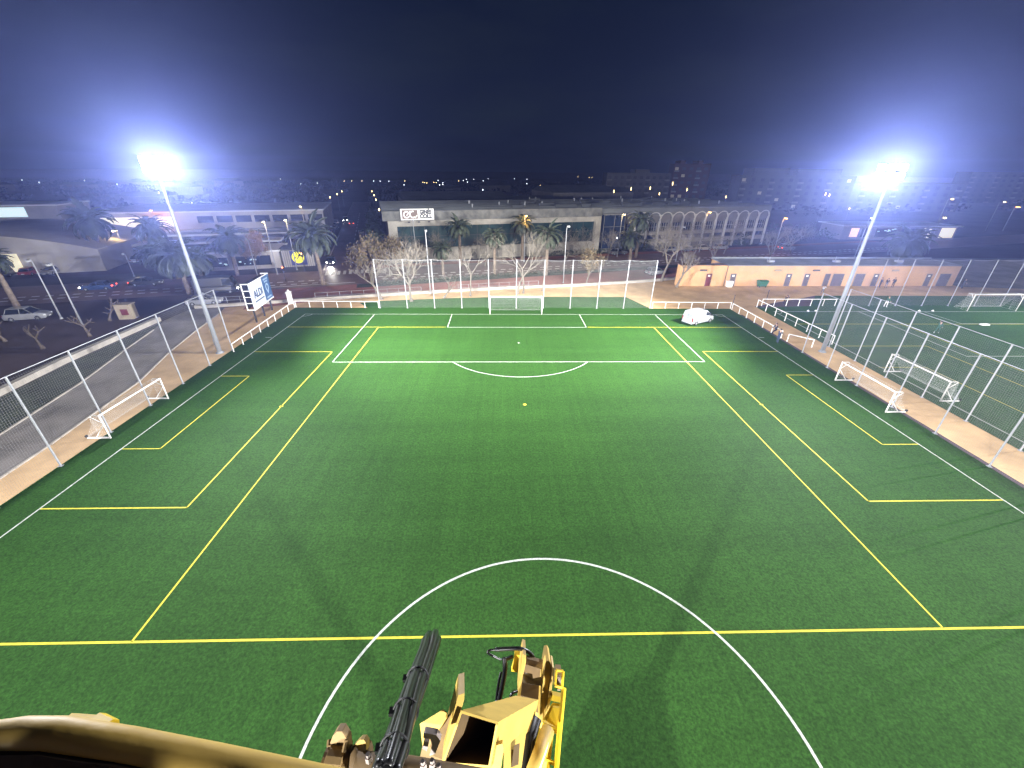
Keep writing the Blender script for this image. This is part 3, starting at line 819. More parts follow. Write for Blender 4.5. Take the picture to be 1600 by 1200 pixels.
def person(label, loc, rz, top, legs, shoe='black', lean=0.0, armL=(0.25, 0.1), armR=(0.25, 0.1), stepL=(0.0, 0.0), stepR=(0.0, 0.0), drop=0.0, group=None):
    """figure facing local +y. arm = (swing forward, elbow bend), step = (thigh swing forward, knee bend), all radians"""
    t = thing('person', label, 'person', loc, rz, group)
    J = {}; E = []; rad = {}
    def j(n, p, r, par=None):
        J[n] = Vector(p); rad[n] = r
        if par: E.append((par, n))
    hip = 0.93 - drop
    j('pelvis', (0, 0, hip), 0.135)
    sp = lambda d, x=0.0: Vector((x, math.sin(lean) * d, hip + math.cos(lean) * d))
    j('waist', sp(0.14), 0.125, 'pelvis'); j('chest', sp(0.36), 0.145, 'waist'); j('neck', sp(0.53), 0.055, 'chest')
    j('chin', sp(0.60) + Vector((0, 0.012, 0)), 0.062, 'neck'); j('skull', sp(0.70) + Vector((0, 0.012, 0)), 0.092, 'chin'); j('crown', sp(0.78), 0.062, 'skull')
    j('nose', sp(0.685) + Vector((0, 0.118, 0)), 0.014, 'skull')
    for sx, (sw, el), (th, kn) in ((-1, armL, stepL), (1, armR, stepR)):
        s_ = 'l' if sx < 0 else 'r'
        j(s_ + '_ear', sp(0.69, sx * 0.098), 0.016, 'skull')
        sh = sp(0.47, sx * 0.19); j(s_ + '_shoulder', sh, 0.072, 'chest')
        a = lean + sw
        e = sh + Vector((sx * 0.06, math.sin(a) * 0.29, -math.cos(a) * 0.29)); j(s_ + '_elbow', e, 0.050, s_ + '_shoulder')
        a2 = a + el
        h = e + Vector((0.0, math.sin(a2) * 0.25, -math.cos(a2) * 0.25)); j(s_ + '_wrist', h, 0.034, s_ + '_elbow')
        d = Vector((0, math.sin(a2), -math.cos(a2))); u = Vector((0, math.cos(a2), math.sin(a2)))
        pm = h + d * 0.07; j(s_ + '_palm', pm, 0.030, s_ + '_wrist')
        for k, ln in enumerate((0.070, 0.082, 0.076, 0.058)):
            q = pm + u * (0.030 - 0.02 * k) + d * 0.035; j('%s_knuckle%d' % (s_, k), q, 0.010, s_ + '_palm')
            j('%s_tip%d' % (s_, k), q + d * ln * 0.85 + Vector((-sx * ln * 0.45, 0, 0)), 0.008, '%s_knuckle%d' % (s_, k))
        q = h + d * 0.03 + u * 0.035; j(s_ + '_thumb', q, 0.011, s_ + '_palm'); j(s_ + '_thumbtip', q + d * 0.045 + u * 0.02, 0.009, s_ + '_thumb')
        hp = Vector((sx * 0.095, 0, hip - 0.05)); j(s_ + '_hip', hp, 0.105, 'pelvis')
        L1 = 0.43; L2 = 0.41
        kp = hp + Vector((sx * 0.015, math.sin(th) * L1, -math.cos(th) * L1)); j(s_ + '_knee', kp, 0.066, s_ + '_hip')
        a3 = th - kn
        an = kp + Vector((0, math.sin(a3) * L2, -math.cos(a3) * L2)); j(s_ + '_ankle', an, 0.045, s_ + '_knee')
        j(s_ + '_heel', an + Vector((0, -0.04, -0.035)), 0.035, s_ + '_ankle'); j(s_ + '_toe', an + Vector((sx * 0.02, 0.17 * math.cos(min(a3, 0) * 0.7), -0.03 - 0.17 * math.sin(-min(a3, 0) * 0.7))), 0.032, s_ + '_ankle')
    low = min(v.z - rad[n] for n, v in J.items())
    names = list(J)
    for n in names:
        J[n].z -= low
    me = bpy.data.meshes.new('person_body')
    me.from_pydata([J[n] for n in names], [(names.index(a), names.index(c)) for a, c in E], [])
    o = bpy.data.objects.new('body', me); COL.objects.link(o)
    m = o.modifiers.new('skin', 'SKIN'); m.use_smooth_shade = True
    sk = me.skin_vertices[0].data
    for i, n in enumerate(names):
        r = rad[n]
        sk[i].radius = (r * 1.22, r * 0.85) if n in ('waist', 'chest', 'pelvis') else (r, r)
        sk[i].use_root = n == 'pelvis'
    m2 = o.modifiers.new('sub', 'SUBSURF'); m2.levels = 1; m2.render_levels = 1
    dg = bpy.context.evaluated_depsgraph_get()
    nm = bpy.data.meshes.new_from_object(o.evaluated_get(dg))
    bpy.data.objects.remove(o)
    segs = []
    for a, c in E:
        if any(q in c for q in ('palm', 'knuckle', 'tip', 'thumb')) or c in ('neck', 'chin', 'skull', 'crown', 'nose') or 'ear' in c:
            k = 0
        elif any(q in c for q in ('heel', 'toe')):
            k = 3
        elif any(q in c for q in ('hip', 'knee', 'ankle')):
            k = 2
        else:
            k = 1
        segs.append((J[a], J[c], k))
    for mm in (M['skin'], CLOTH[top], CLOTH[legs], CLOTH[shoe]):
        nm.materials.append(mm)
    for p in nm.polygons:
        c = p.center; best = 9; bk = 1
        for a, d, k in segs:
            ab = d - a; f = max(0, min(1, (c - a).dot(ab) / max(ab.length_squared, 1e-6)))
            q = (c - a - ab * f).length
            if q < best:
                best = q; bk = k
        p.material_index = bk
        p.use_smooth = True
    nm.name = 'body'
    put('body', nm, t)
    hb = MB()
    c = J['skull'] + Vector((0, -0.015, 0.022))
    vs = []; fs = []
    for i in range(7):
        ph = PI * 0.60 * i / 6
        for k in range(14):
            a = 2 * PI * k / 14
            f = 1.0 if math.sin(a) < 0.35 else 0.80
            pp = ph * f
            vs.append(c + Vector((0.108 * math.sin(pp) * math.cos(a), 0.116 * math.sin(pp) * math.sin(a), 0.112 * math.cos(pp))))
    for i in range(6):
        for k in range(14):
            fs.append((i * 14 + k, i * 14 + (k + 1) % 14, (i + 1) * 14 + (k + 1) % 14, (i + 1) * 14 + k))
    hb.add(vs, fs); hb.build('hair', HAIR, t, True)
    eb = MB()
    for sx in (-1, 1):
        e = J['skull'] + Vector((sx * 0.033, 0.085, -0.008)); eb.box(e, (0.022, 0.014, 0.012))
    e = J['chin'] + Vector((0, 0.062, 0.012)); eb.box(e, (0.045, 0.012, 0.009))
    eb.build('face_features', HAIR, t)
    return t
person('person in dark clothes standing on the pitch edge beside the guard rail', (31.55, -10.9, 0.016), R(-65), 'navy', 'denim', armL=(0.5, 1.2), armR=(0.4, 0.9), stepL=(0.12, 0.1), stepR=(-0.1, 0.05), lean=0.06)
person('person in black jacket perched on the guard rail with one leg out', (32.45, -8.7, 0.02), R(105), 'navy', 'black', lean=0.12, armL=(0.4, 0.7), armR=(0.35, 0.8), stepL=(1.25, 0.35), stepR=(0.5, 0.55), drop=0.0)
person('person in white top leaning forward beside the second pitch on the plaza', (52.6, 11.2, 0.02), R(150), 'white', 'grey', lean=0.55, armL=(0.7, 0.5), armR=(0.9, 0.5), stepL=(0.3, 0.4), stepR=(-0.2, 0.2))
person('person in dark coat standing left in the group at the pavilion wall', (66.6, 16.0, 0.02), R(200), 'navy', 'black', armL=(0.2, 0.6), armR=(0.5, 1.1))
person('person in black standing in the middle of the group at the pavilion wall', (67.5, 15.7, 0.02), R(150), 'black', 'grey', armL=(0.3, 0.9), armR=(0.1, 0.2))
person('person in dark coat standing right in the group at the pavilion wall', (69.1, 16.1, 0.02), R(120), 'navy', 'denim', armL=(0.3, 0.4), armR=(0.4, 1.3))
person('player in dark green kit and white boots running across the second pitch', (54.6, -7.6, 0.016), R(-60), 'green', 'green', 'white', lean=0.25, armL=(0.8, 1.4), armR=(-0.6, 1.2), stepL=(-0.35, 0.9), stepR=(0.75, 0.6))
person('player with white shorts standing by the net fence of the second pitch', (57.6, 4.0, 0.016), R(170), 'green', 'white', 'white', lean=0.1, armL=(0.2, 0.5), armR=(0.3, 0.6), stepL=(0.2, 0.2), stepR=(-0.15, 0.1))
person('person in black bending over the guard rail at the second pitch corner', (42.4, 5.2, 0.02), R(160), 'black', 'black', lean=0.7, armL=(0.6, 0.4), armR=(0.8, 0.4), stepL=(0.25, 0.2), stepR=(-0.2, 0.1))
person('person in dark blue standing in the shade right of the pavilion', (81.6, 15.6, 0.02), R(190), 'denim', 'navy', armL=(0.2, 0.3), armR=(0.3, 0.9), lean=0.1)
b = MB()
for x, y in ((43.9, 1.75), (45.1, 1.8), (61.1, 1.9), (63.2, 1.9)):
    b = MB(); b.lathe([(0.17, 0), (0.16, 0.05), (0.06, 0.15), (0.02, 0.2)], 12)
    tag(b.build('training_cone', M['white_metal']), 'small white training cone set on the second pitch goal line', 'training cone', 'training cones on the goal line').location = (x, y, 0.024)
b = MB(); b.bx(-0.55, 0.55, -0.22, 0.22, 0, 0.12); b.bx(-0.5, 0.5, -0.18, 0.18, 0.12, 0.17)
o = tag(b.build('training_bag', M['white_metal']), 'white flat training bag lying on the second pitch', 'bag'); o.location = (64.5, -4.4, 0.024)

# ------------------------------------------------------------------ billboard beside the left corner
def lettering(txt, size, thick=0.02, offset=0.0, width=1.0):
    cu = bpy.data.curves.new('lettering', 'FONT'); cu.body = txt; cu.size = size; cu.extrude = thick / 2; cu.offset = offset
    cu.align_x = 'CENTER'; cu.align_y = 'CENTER'
    o = bpy.data.objects.new('lettering', cu); COL.objects.link(o); o.scale = (width, 1, 1)
    bpy.context.view_layer.update()
    me = bpy.data.meshes.new_from_object(o.evaluated_get(bpy.context.evaluated_depsgraph_get()))
    for v in me.vertices:
        v.co.x *= width
    bpy.data.objects.remove(o)
    me.materials.clear()
    return me
def text_on(parent, txt, size, loc, m, offset=0.0, width=1.0, rot=(PI / 2, 0, 0)):
    me = lettering(txt, size, 0.03, offset, width); me.materials.append(m)
    o = put('lettering', me, parent); o.location = loc; o.rotation_euler = rot
    return o
M['bill_white'] = mat('billboard_white', (0.42, 0.46, 0.50), 0.5, var=0.06)
M['bill_blue'] = mat('billboard_blue', (0.025, 0.07, 0.16), 0.5, var=0.1)
M['bill_pale'] = mat('billboard_pale', (0.25, 0.34, 0.42), 0.5, var=0.1)
M['ink_blue'] = mat('ink_blue', (0.008, 0.025, 0.08), 0.5, var=0.1)
bt = thing('billboard', 'supermarket billboard in white and blue on three dark legs by the left corner', 'billboard', (-34.35, -4.0, 0), math.atan2(6.4, -0.75))
# local x runs along the panel, the printed face looks to local -y (towards the pitch)
b = MB(); b.bx(0, 6.4, 0, 0.10, 1.85, 5.2); b.build('panel', M['bill_white'], bt)
b = MB(); b.bx(3.95, 6.36, -0.02, -0.002, 1.95, 5.14); b.build('blue_field', M['bill_blue'], bt)
for x0, x1, z0, z1 in ((4.4, 5.9, 4.62, 4.84), (4.6, 5.7, 4.30, 4.50), (4.4, 5.9, 2.15, 2.38)):
    n = 6; b = MB()
    for i in range(n):
        b.bx(x0 + (x1 - x0) * i / n, x0 + (x1 - x0) * (i + 0.72) / n, -0.035, -0.022, z0, z1)
    b.build('print', M['bill_pale'], bt)
b = MB()
pin = [(5.15 + 0.52 * math.cos(a), 3.62 + 0.50 * math.sin(a)) for a in [R(-30 + 240 * i / 20) for i in range(21)]]
inn = [(5.15 + 0.30 * math.cos(a), 3.62 + 0.28 * math.sin(a)) for a in [R(-30 + 240 * i / 20) for i in range(21)]]
for i in range(20):
    b.extrude([(pin[i][0], -0.022, pin[i][1]), (pin[i + 1][0], -0.022, pin[i + 1][1]), (inn[i + 1][0], -0.022, inn[i + 1][1]), (inn[i][0], -0.022, inn[i][1])], (0, -0.015, 0))
b.extrude([(pin[0][0], -0.022, pin[0][1]), (5.15, -0.022, 2.72), (5.15, -0.022, 3.0), (inn[0][0], -0.022, inn[0][1])], (0, -0.015, 0))
b.extrude([(pin[20][0], -0.022, pin[20][1]), (inn[20][0], -0.022, inn[20][1]), (5.15, -0.022, 3.0), (5.15, -0.022, 2.72)], (0, -0.015, 0))
b.build('pin_symbol', M['bill_pale'], bt)
text_on(bt, 'ALDI', 1.35, (2.15, -0.02, 3.55), M['ink_blue'], 0.02, 0.95)
b = MB(); b.bx(0.75, 3.6, -0.03, -0.004, 2.62, 2.76); b.build('underline', M['ink_blue'], bt)
b = MB()
for x in (0.0, 6.4):
    b.bx(x - 0.05, x + 0.05, -0.05, 0.95, 1.78, 1.90); b.bx(x - 0.05, x + 0.05, -0.05, 0.95, 5.15, 5.27); b.bx(x - 0.05, x + 0.05, 0.85, 0.95, 1.90, 5.15)
    for z in (2.7, 3.5, 4.3):
        b.bx(x - 0.04, x + 0.04, 0.102, 0.85, z, z + 0.07)
b.bx(0.052, 6.348, -0.05, -0.002, 5.202, 5.27); b.bx(0.052, 6.348, -0.05, -0.002, 1.78, 1.848)
b.build('frame', M['white_metal'], bt)
b = MB(); b.bx(0.06, 6.34, 0.86, 0.94, 1.92, 5.13); b.build('rear_panel', M['dark_metal'], bt)
lb = MB(); lb.bx(-0.09, 0.09, 0.35, 0.53, 0, 1.78); lme = lb.mesh('leg', M['dark_metal'])
for x in (0.45, 3.2, 5.95):
    put('leg', lme, bt).location = (x, 0, 0)

# ------------------------------------------------------------------ orange pavilion
M['orange_wall'] = mat('orange_render', (0.55, 0.325, 0.165), 0.9, var=0.16, scale=0.35, bump=0.1, bscale=6)
M['door_red'] = mat('door_red', (0.13, 0.025, 0.035), 0.6, var=0.15)
M['door_grey'] = mat('door_grey', (0.10, 0.085, 0.10), 0.6, var=0.15)
M['roof_grey'] = mat('roof_felt', (0.21, 0.225, 0.235), 0.9, var=0.3, scale=0.25)
M['cream'] = mat('cream_plastic', (0.30, 0.25, 0.18), 0.7, var=0.1)
M['brown_trim'] = mat('brown_trim', (0.13, 0.085, 0.06), 0.8, var=0.2)
pv = thing('sports_pavilion', 'long flat roofed orange pavilion with grey doors behind the right plaza', 'building', (29.75, 16.65, 0), 0.0125)
b = MB(); b.bx(8.6, 51.8, 0, 6.4, 0, 3.62); b.bx(0, 8.597, 0, 1.3, 0, 3.68); b.build('wall', M['orange_wall'], pv)
b = MB(); b.bx(8.45, 51.95, -0.12, 6.5, 3.622, 3.74); b.bx(8.45, 51.95, 6.2, 6.5, 3.742, 4.02); b.bx(51.65, 51.95, -0.12, 6.198, 3.742, 3.80); b.build('roof', M['roof_grey'], pv)
b = MB(); b.bx(-0.1, 8.44, -0.08, 1.4, 3.682, 3.78); b.bx(8.50, 8.62, -0.03, -0.001, 0, 3.60); b.build('trim', M['brown_trim'], pv)
for x in (17.5, 30, 42):
    b = MB(); b.bx(x, x + 1.0, 2.6, 3.4, 3.742, 4.1); b.bx(x + 0.15, x + 0.25, 2.9, 3.0, 4.102, 4.7); b.build('roof_vent', M['galv'], pv)
def door(x, w, m, h=2.2, plate=True):
    d = MB(); d.bx(x, x + w, -0.03, -0.002, 0.02, h); o = d.build('door', m, pv)
    f = MB(); f.bx(x - 0.07, x - 0.003, -0.06, -0.002, 0, h + 0.07); f.bx(x + w + 0.003, x + w + 0.07, -0.06, -0.002, 0, h + 0.07); f.bx(x - 0.003, x + w + 0.003, -0.06, -0.002, h + 0.003, h + 0.07); f.build('frame', M['cream'], o)
    if plate:
        s = MB(); s.bx(x + w * 0.3, x + w * 0.7, -0.045, -0.032, h - 0.5, h - 0.2); s.build('door_sign', M['white_metal'], o)
    hd = MB(); hd.bx(x + w - 0.14, x + w - 0.06, -0.09, -0.032, 1.0, 1.06); hd.build('handle', M['galv'], o)
door(5.0, 0.95, M['door_red']); door(9.45, 0.95, M['door_grey']); door(19.7, 0.95, M['door_grey']); door(23.1, 0.95, M['door_grey'])
door(26.9, 0.95, M['door_grey'], plate=False); door(28.4, 2.0, M['door_grey'], plate=False); door(32.6, 1.7, M['door_grey'], plate=False); door(36.0, 0.95, M['door_grey'])
door(46.0, 0.95, M['door_grey']); door(48.5, 2.0, M['door_grey'], plate=False)
for x, m, nm in ((3.6, M['door_grey'], 'vent_grille'), (17.2, M['cream'], 'wall_lamp'), (24.3, M['door_grey'], 'vent_grille'), (39.0, M['cream'], 'wall_lamp')):
    b = MB(); b.bx(x, x + 1.25, -0.14, -0.002, 2.72, 2.98)
    if nm == 'vent_grille':
        for k in range(4):
            b.bx(x + 0.05, x + 1.2, -0.17, -0.142, 2.75 + k * 0.06, 2.77 + k * 0.06)
    b.build(nm, m, pv)
b = MB()
for sx in (0, 1):
    b.bx(-0.75 + sx * 0, 0.75, -0.5, 0.5, 0.22, 0.24) if sx == 0 else None
b.add([(-0.62, -0.42, 0.24), (0.62, -0.42, 0.24), (0.62, 0.42, 0.24), (-0.62, 0.42, 0.24), (-0.78, -0.55, 1.05), (0.78, -0.55, 1.05), (0.78, 0.55, 1.05), (-0.78, 0.55, 1.05)], [(3, 2, 1, 0), (0, 1, 5, 4), (1, 2, 6, 5), (2, 3, 7, 6), (3, 0, 4, 7), (4, 5, 6, 7)])
M['bin_green'] = mat('bin_green', (0.035, 0.13, 0.075), 0.5, var=0.15)
dt = thing('dumpster', 'green wheeled dumpster standing against the orange pavilion wall', 'waste container', (44.9, 16.05, 0.02), 0.01)
b.build('container', M['bin_green'], dt)
b = MB(); b.extrude([(-0.82, -0.6, 1.06), (-0.82, -0.35, 1.24), (-0.82, 0.35, 1.24), (-0.82, 0.6, 1.06)], (1.64, 0, 0)); b.build('lid', M['bin_green'], dt)
wme = MB(); wme.lathe([(0.03, -0.03), (0.1, -0.03), (0.1, 0.03), (0.03, 0.03)], 10, axis='X'); wme = wme.mesh('wheel', M['black_rubber'])
for sx in (-0.55, 0.55):
    for sy in (-0.35, 0.35):
        put('wheel', wme, dt).location = (sx, sy, 0.1)
wt = thing('white_bin', 'white lidded bin standing beside the brown seam of the orange pavilion', 'bin', (39.0, 16.2, 0.02), 0.01)
b = MB(); b.add([(-0.42, -0.36, 0), (0.42, -0.36, 0), (0.42, 0.36, 0), (-0.42, 0.36, 0), (-0.5, -0.42, 0.95), (0.5, -0.42, 0.95), (0.5, 0.42, 0.95), (-0.5, 0.42, 0.95)], [(3, 2, 1, 0), (0, 1, 5, 4), (1, 2, 6, 5), (2, 3, 7, 6), (3, 0, 4, 7), (4, 5, 6, 7)]); b.build('container', M['white_metal'], wt)
b = MB(); b.bx(-0.54, 0.54, -0.46, 0.46, 0.952, 1.03); b.build('lid', M['white_metal'], wt)
def post(label, loc, h, r, m, cat='post', name='corner_post', cap=True):
    t = thing(name, label, cat, loc)
    b = MB(); b.tube([(0, 0, 0), (0, 0, h)], r, 8); b.build('shaft', m, t)
    b = MB(); b.lathe([(r * 1.5, h), (r * 1.5, h + 0.06), (0.02, h + 0.1)], 8); b.build('cap', m, t)
    return t
post('slim dark post at the right far corner between two guard rails', (32.9, 2.95, 0), 2.0, 0.05, M['dark_metal'])
post('slim dark post behind the corner of the second pitch rail', (39.6, 5.6, 0), 2.1, 0.05, M['dark_metal'])
gp = thing('gate_pillar', 'white gate pillar with a small lamp top at the far left corner', 'pillar', (-34.3, 5.2, 0), 0.2)
b = MB(); b.bx(-0.3, 0.3, -0.3, 0.3, 0, 1.7); b.build('shaft', M['white_metal'], gp)
b = MB(); b.bx(-0.36, 0.36, -0.36, 0.36, 1.702, 1.82); b.lathe([(0.16, 1.83), (0.2, 1.95), (0.12, 2.1), (0.03, 2.15)], 10); b.build('cap', M['white_metal'], gp)

# ------------------------------------------------------------------ the boom lift the picture was taken from
M['lift_yellow'] = mat('lift_yellow', (0.47, 0.315, 0.07), 0.55, var=0.16, scale=5, bump=0.03, bscale=60)
M['lift_bright'] = mat('lift_bright_yellow', (0.72, 0.50, 0.03), 0.45, var=0.1, scale=3)
M['lift_brown'] = mat('lift_brown_yellow', (0.20, 0.13, 0.05), 0.7, var=0.4, scale=5)  # darker, browner version of the lift yellow for joints and webs
M['rail_shade_brown'] = mat('rail_shade_brown', (0.035, 0.020, 0.012), 0.85, var=0.3, scale=20)  # near-black brown carrying the shade under the guard rail tube
M['tape'] = mat('worn_tape', (0.20, 0.19, 0.20), 0.7, var=0.5, scale=60)
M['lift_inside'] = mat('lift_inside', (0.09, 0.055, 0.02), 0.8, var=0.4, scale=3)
M['steel_pin'] = mat('bare_steel', (0.42, 0.36, 0.33), 0.45, 0.4, var=0.3, scale=8)
lf = thing('boom_lift', 'yellow articulated boom lift on the pitch seen from its own platform', 'boom lift', (-1.2, -54.6, 0.016))
LO = Vector((-1.2, -54.6, 0.016))
def lp(name, b, m, par=None, smooth=False):
    b.v = [tuple(Vector(v) - LO) for v in b.v]
    return b.build(name, m, par or lf, smooth)
def V(*p):
    return Vector(p)
# tapered jib arm, open at the near end
N = [V(*(-2.181, -55.861, 15.871)), V(*(-1.979, -55.894, 15.818)), V(*(-2.024, -56.007, 15.599)), V(*(-2.284, -55.992, 15.615))]
F = [V(*(-1.851, -55.214, 14.638)), V(*(-1.668, -55.233, 14.612)), V(*(-1.71, -55.336, 14.413)), V(*(-1.893, -55.312, 14.448))]
cn = sum(N, V(0, 0, 0)) / 4; cf = sum(F, V(0, 0, 0)) / 4
Ni = [cn + (q - cn) * 0.90 for q in N]; Fi = [cf + (q - cf) * 0.80 for q in F]
b = MB()
for i in range(4):
    k = (i + 1) % 4
    b.quad(N[i], N[k], F[k], F[i]); b.quad(N[k], N[i], Ni[i], Ni[k])
b.quad(*F)
lp('jib_arm', b, M['lift_yellow'])
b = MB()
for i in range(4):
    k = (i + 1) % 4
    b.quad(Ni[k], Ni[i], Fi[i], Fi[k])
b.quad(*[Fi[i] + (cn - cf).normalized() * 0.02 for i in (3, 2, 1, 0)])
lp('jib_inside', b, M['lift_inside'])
def plate(name, pts, d0, th, m, par=None):
    """flat steel plate: outline pts, swept by the vector th"""
    b = MB(); b.extrude([V(*q) for q in pts], th); return lp(name, b, m, par)
AX = (cf - cn).normalized()
RT = V(0.9997, -0.0216, 0.0086); UPV = V(0.00236, 0.462, 0.887); FW = V(0.0231, 0.8865, -0.462)
# edge-on bracket plate left of the jib mouth
plate('bracket_plate', [(-2.196, -55.812, 15.921), (-2.162, -55.808, 15.93), (-2.165, -55.825, 15.896), (-2.183, -55.854, 15.841), (-2.256, -55.973, 15.607), (-2.287, -55.992, 15.57), (-2.276, -55.944, 15.662)], 0, -RT * 0.02 + FW * 0.16, M['lift_yellow'])
plate('bracket_plate', [(-2.404, -55.879, 15.781), (-2.283, -55.847, 15.849), (-2.262, -55.855, 15.834), (-2.259, -55.868, 15.81), (-2.318, -55.908, 15.73), (-2.39, -55.934, 15.677)], 0, FW * 0.03 - UPV * 0.02, M['lift_yellow'])
plate('bracket_web', [(-2.4, -55.911, 15.611), (-2.273, -55.845, 15.744), (-2.209, -55.824, 15.789), (-2.28, -55.969, 15.506), (-2.436, -55.982, 15.473)], 0, FW * 0.02, M['lift_brown'])
plate('lock_clamp', [(-2.356, -55.972, 15.909), (-2.291, -55.979, 15.898), (-2.272, -55.993, 15.872), (-2.298, -56.022, 15.814), (-2.327, -56.026, 15.805), (-2.314, -56.0, 15.857), (-2.324, -55.987, 15.88), (-2.359, -55.984, 15.886)], 0, FW * 0.04, M['steel_pin'])
plate('lock_clamp', [(-2.356, -55.991, 15.871), (-2.33, -55.995, 15.866), (-2.34, -56.016, 15.825), (-2.363, -56.009, 15.837)], 0, FW * 0.03, M['steel_pin'])
plate('bracket_plate', [(-2.01, -55.944, 15.677), (-1.958, -55.938, 15.69), (-1.952, -55.95, 15.668), (-1.966, -55.999, 15.573), (-2.031, -56.021, 15.527), (-2.017, -55.982, 15.603)], 0, FW * 0.025, M['lift_yellow'])
# rotator bar across the front of the platform, with bolts and the knuckle at its left end
b = MB(); b.tube([V(*(-2.653, -56.101, 15.927)), V(*(-2.398, -56.118, 15.907)), V(*(-2.028, -56.157, 15.851))], 0.055, 14); lp('rotator_bar', b, M['lift_inside'], None, True)
for q in ((-2.573, -56.107, 16.028), (-2.511, -56.107, 16.031), (-2.429, -56.125, 16.044), (-2.314, -56.146, 16.053), (-2.273, -56.144, 16.058), (-2.244, -56.155, 16.038)):
    b = MB(); c = V(*q); b.tube([c - UPV * 0.02, c + UPV * 0.012 - FW * 0.012], 0.016, 6); b.tube([c + UPV * 0.012 - FW * 0.012, c + UPV * 0.03 - FW * 0.02], 0.010, 6); lp('bolt', b, M['steel_pin'])
b = MB(); b.tube([V(*(-2.821, -56.075, 15.861)), V(*(-2.805, -56.076, 15.86)), V(*(-2.802, -56.076, 15.86)), V(*(-2.727, -56.081, 15.853)), V(*(-2.724, -56.081, 15.853)), V(*(-2.702, -56.083, 15.851))], [0.085, 0.085, 0.105, 0.105, 0.085, 0.085], 24); lp('knuckle', b, M['lift_brown'])
plate('knuckle_lug', [(-2.783, -56.009, 15.988), (-2.764, -56.0, 16.008), (-2.739, -56.0, 16.008), (-2.711, -56.022, 15.967), (-2.705, -56.083, 15.851), (-2.821, -56.086, 15.839), (-2.814, -56.046, 15.916)], 0, FW * 0.05, M['lift_brown'])
b = MB(); b.tube([V(*(-2.807, -56.008, 15.947)), V(*(-2.802, -56.032, 15.944))], 0.011, 8); lp('grease_nipple', b, M['lift_brown']); b = MB(); b.tube([V(*(-2.717, -56.021, 15.969)), V(*(-2.718, -56.062, 15.955))], 0.011, 8); lp('grease_nipple', b, M['lift_brown'])
plate('flange', [(-2.652, -56.021, 15.973), (-2.633, -56.021, 15.973), (-2.621, -56.029, 15.959), (-2.621, -56.047, 15.923), (-2.64, -56.05, 15.918), (-2.671, -56.084, 15.851), (-2.693, -56.095, 15.829), (-2.699, -56.049, 15.917), (-2.68, -56.033, 15.948)], 0, FW * 0.03 + RT * 0.006, M['lift_yellow'])
b = MB(); b.tube([V(*(-2.671, -56.069, 15.879)), V(*(-2.612, -56.065, 15.89))], 0.075, 14); lp('bush', b, M['lift_inside'], None, True)
# thick bundle of hydraulic hoses, strapped, bending over at the far end
hb = thing('hose_bundle', '', ''); del hb['category']; del hb['label']; hb.parent = lf; hb.location = (0, 0, 0)
rr = random.Random(3)
ring = [(0.0, 0.0, 0.047), (0.040, 0.010, 0.021), (-0.040, 0.004, 0.022), (0.012, 0.040, 0.018), (-0.022, 0.036, 0.016), (0.030, -0.030, 0.018), (-0.032, -0.030, 0.016)]
base = [V(*(-2.404, -56.311, 16.402)), V(*(-2.404, -56.189, 16.311)), V(*(-2.416, -55.989, 16.155)), V(*(-2.423, -55.749, 15.965)), V(*(-2.426, -55.508, 15.777)), V(*(-2.432, -55.372, 15.671)), V(*(-2.45, -55.261, 15.492)), V(*(-2.503, -55.138, 15.186)), V(*(-2.619, -55.024, 14.64))]
for i, (ox, oy, r) in enumerate(ring):
    pts = []
    for k, q in enumerate(base):
        d = (base[min(k + 1, len(base) - 1)] - base[max(k - 1, 0)]).normalized(); v = d.cross(RT).normalized(); u = v.cross(d)
        tw = 0.16 * k
        c, s = math.cos(tw), math.sin(tw); jit = 0.004
        pts.append(q + u * (ox * c - oy * s + rr.uniform(-jit, jit)) - v * (ox * s + oy * c + rr.uniform(-jit, jit)))
    # smooth the run
    sm = []
    for k in range(len(pts) - 1):
        for m_ in range(4):
            u = m_ / 4
            p0, p1, p2, p3 = pts[max(k - 1, 0)], pts[k], pts[k + 1], pts[min(k + 2, len(pts) - 1)]
            sm.append(0.5 * ((2 * p1) + (p2 - p0) * u + (2 * p0 - 5 * p1 + 4 * p2 - p3) * u * u + (3 * p1 - p0 - 3 * p2 + p3) * u ** 3))
    sm.append(pts[-1])
    b = MB(); b.tube(sm, r, 10); lp('hose', b, M['hose'], hb, True)
for a, f in ((1, 0.9), (2, 0.9), (3, 1.05)):
    q = base[a]; d = (base[a + 1] - base[a - 1]).normalized(); u = d.orthogonal().normalized(); w = d.cross(u)
    b = MB(); b.tube([q + (u * math.cos(t_) + w * math.sin(t_)) * 0.0585 for t_ in [2 * PI * i / 20 for i in range(21)]], 0.0055, 6, False)
    b.box(q - RT * 0.066, (0.022, 0.03, 0.03)); lp('cable_tie', b, M['black_rubber'], hb)
# fork at the far end of the jib
fk = [(-1.776, -54.855, 14.574), (-1.747, -54.861, 14.564), (-1.748, -54.899, 14.534), (-1.781, -55.002, 14.509), (-1.808, -55.142, 14.454), (-1.83, -55.137, 14.463), (-1.814, -54.974, 14.517)]
plate('fork_plate', fk, 0, FW * 0.22, M['lift_yellow'])
plate('fork_plate', [(-1.568, -54.889, 14.52), (-1.54, -54.887, 14.525), (-1.525, -54.915, 14.516), (-1.545, -55.017, 14.492), (-1.622, -55.293, 14.391), (-1.659, -55.299, 14.377), (-1.628, -55.146, 14.456), (-1.594, -54.979, 14.519)], 0, FW * 0.22, M['lift_yellow'])
plate('fork_plate', [(-1.516, -54.937, 14.517), (-1.499, -54.942, 14.507), (-1.58, -55.284, 14.41), (-1.622, -55.288, 14.4), (-1.606, -55.276, 14.424)], 0, FW * 0.16, M['lift_yellow'])
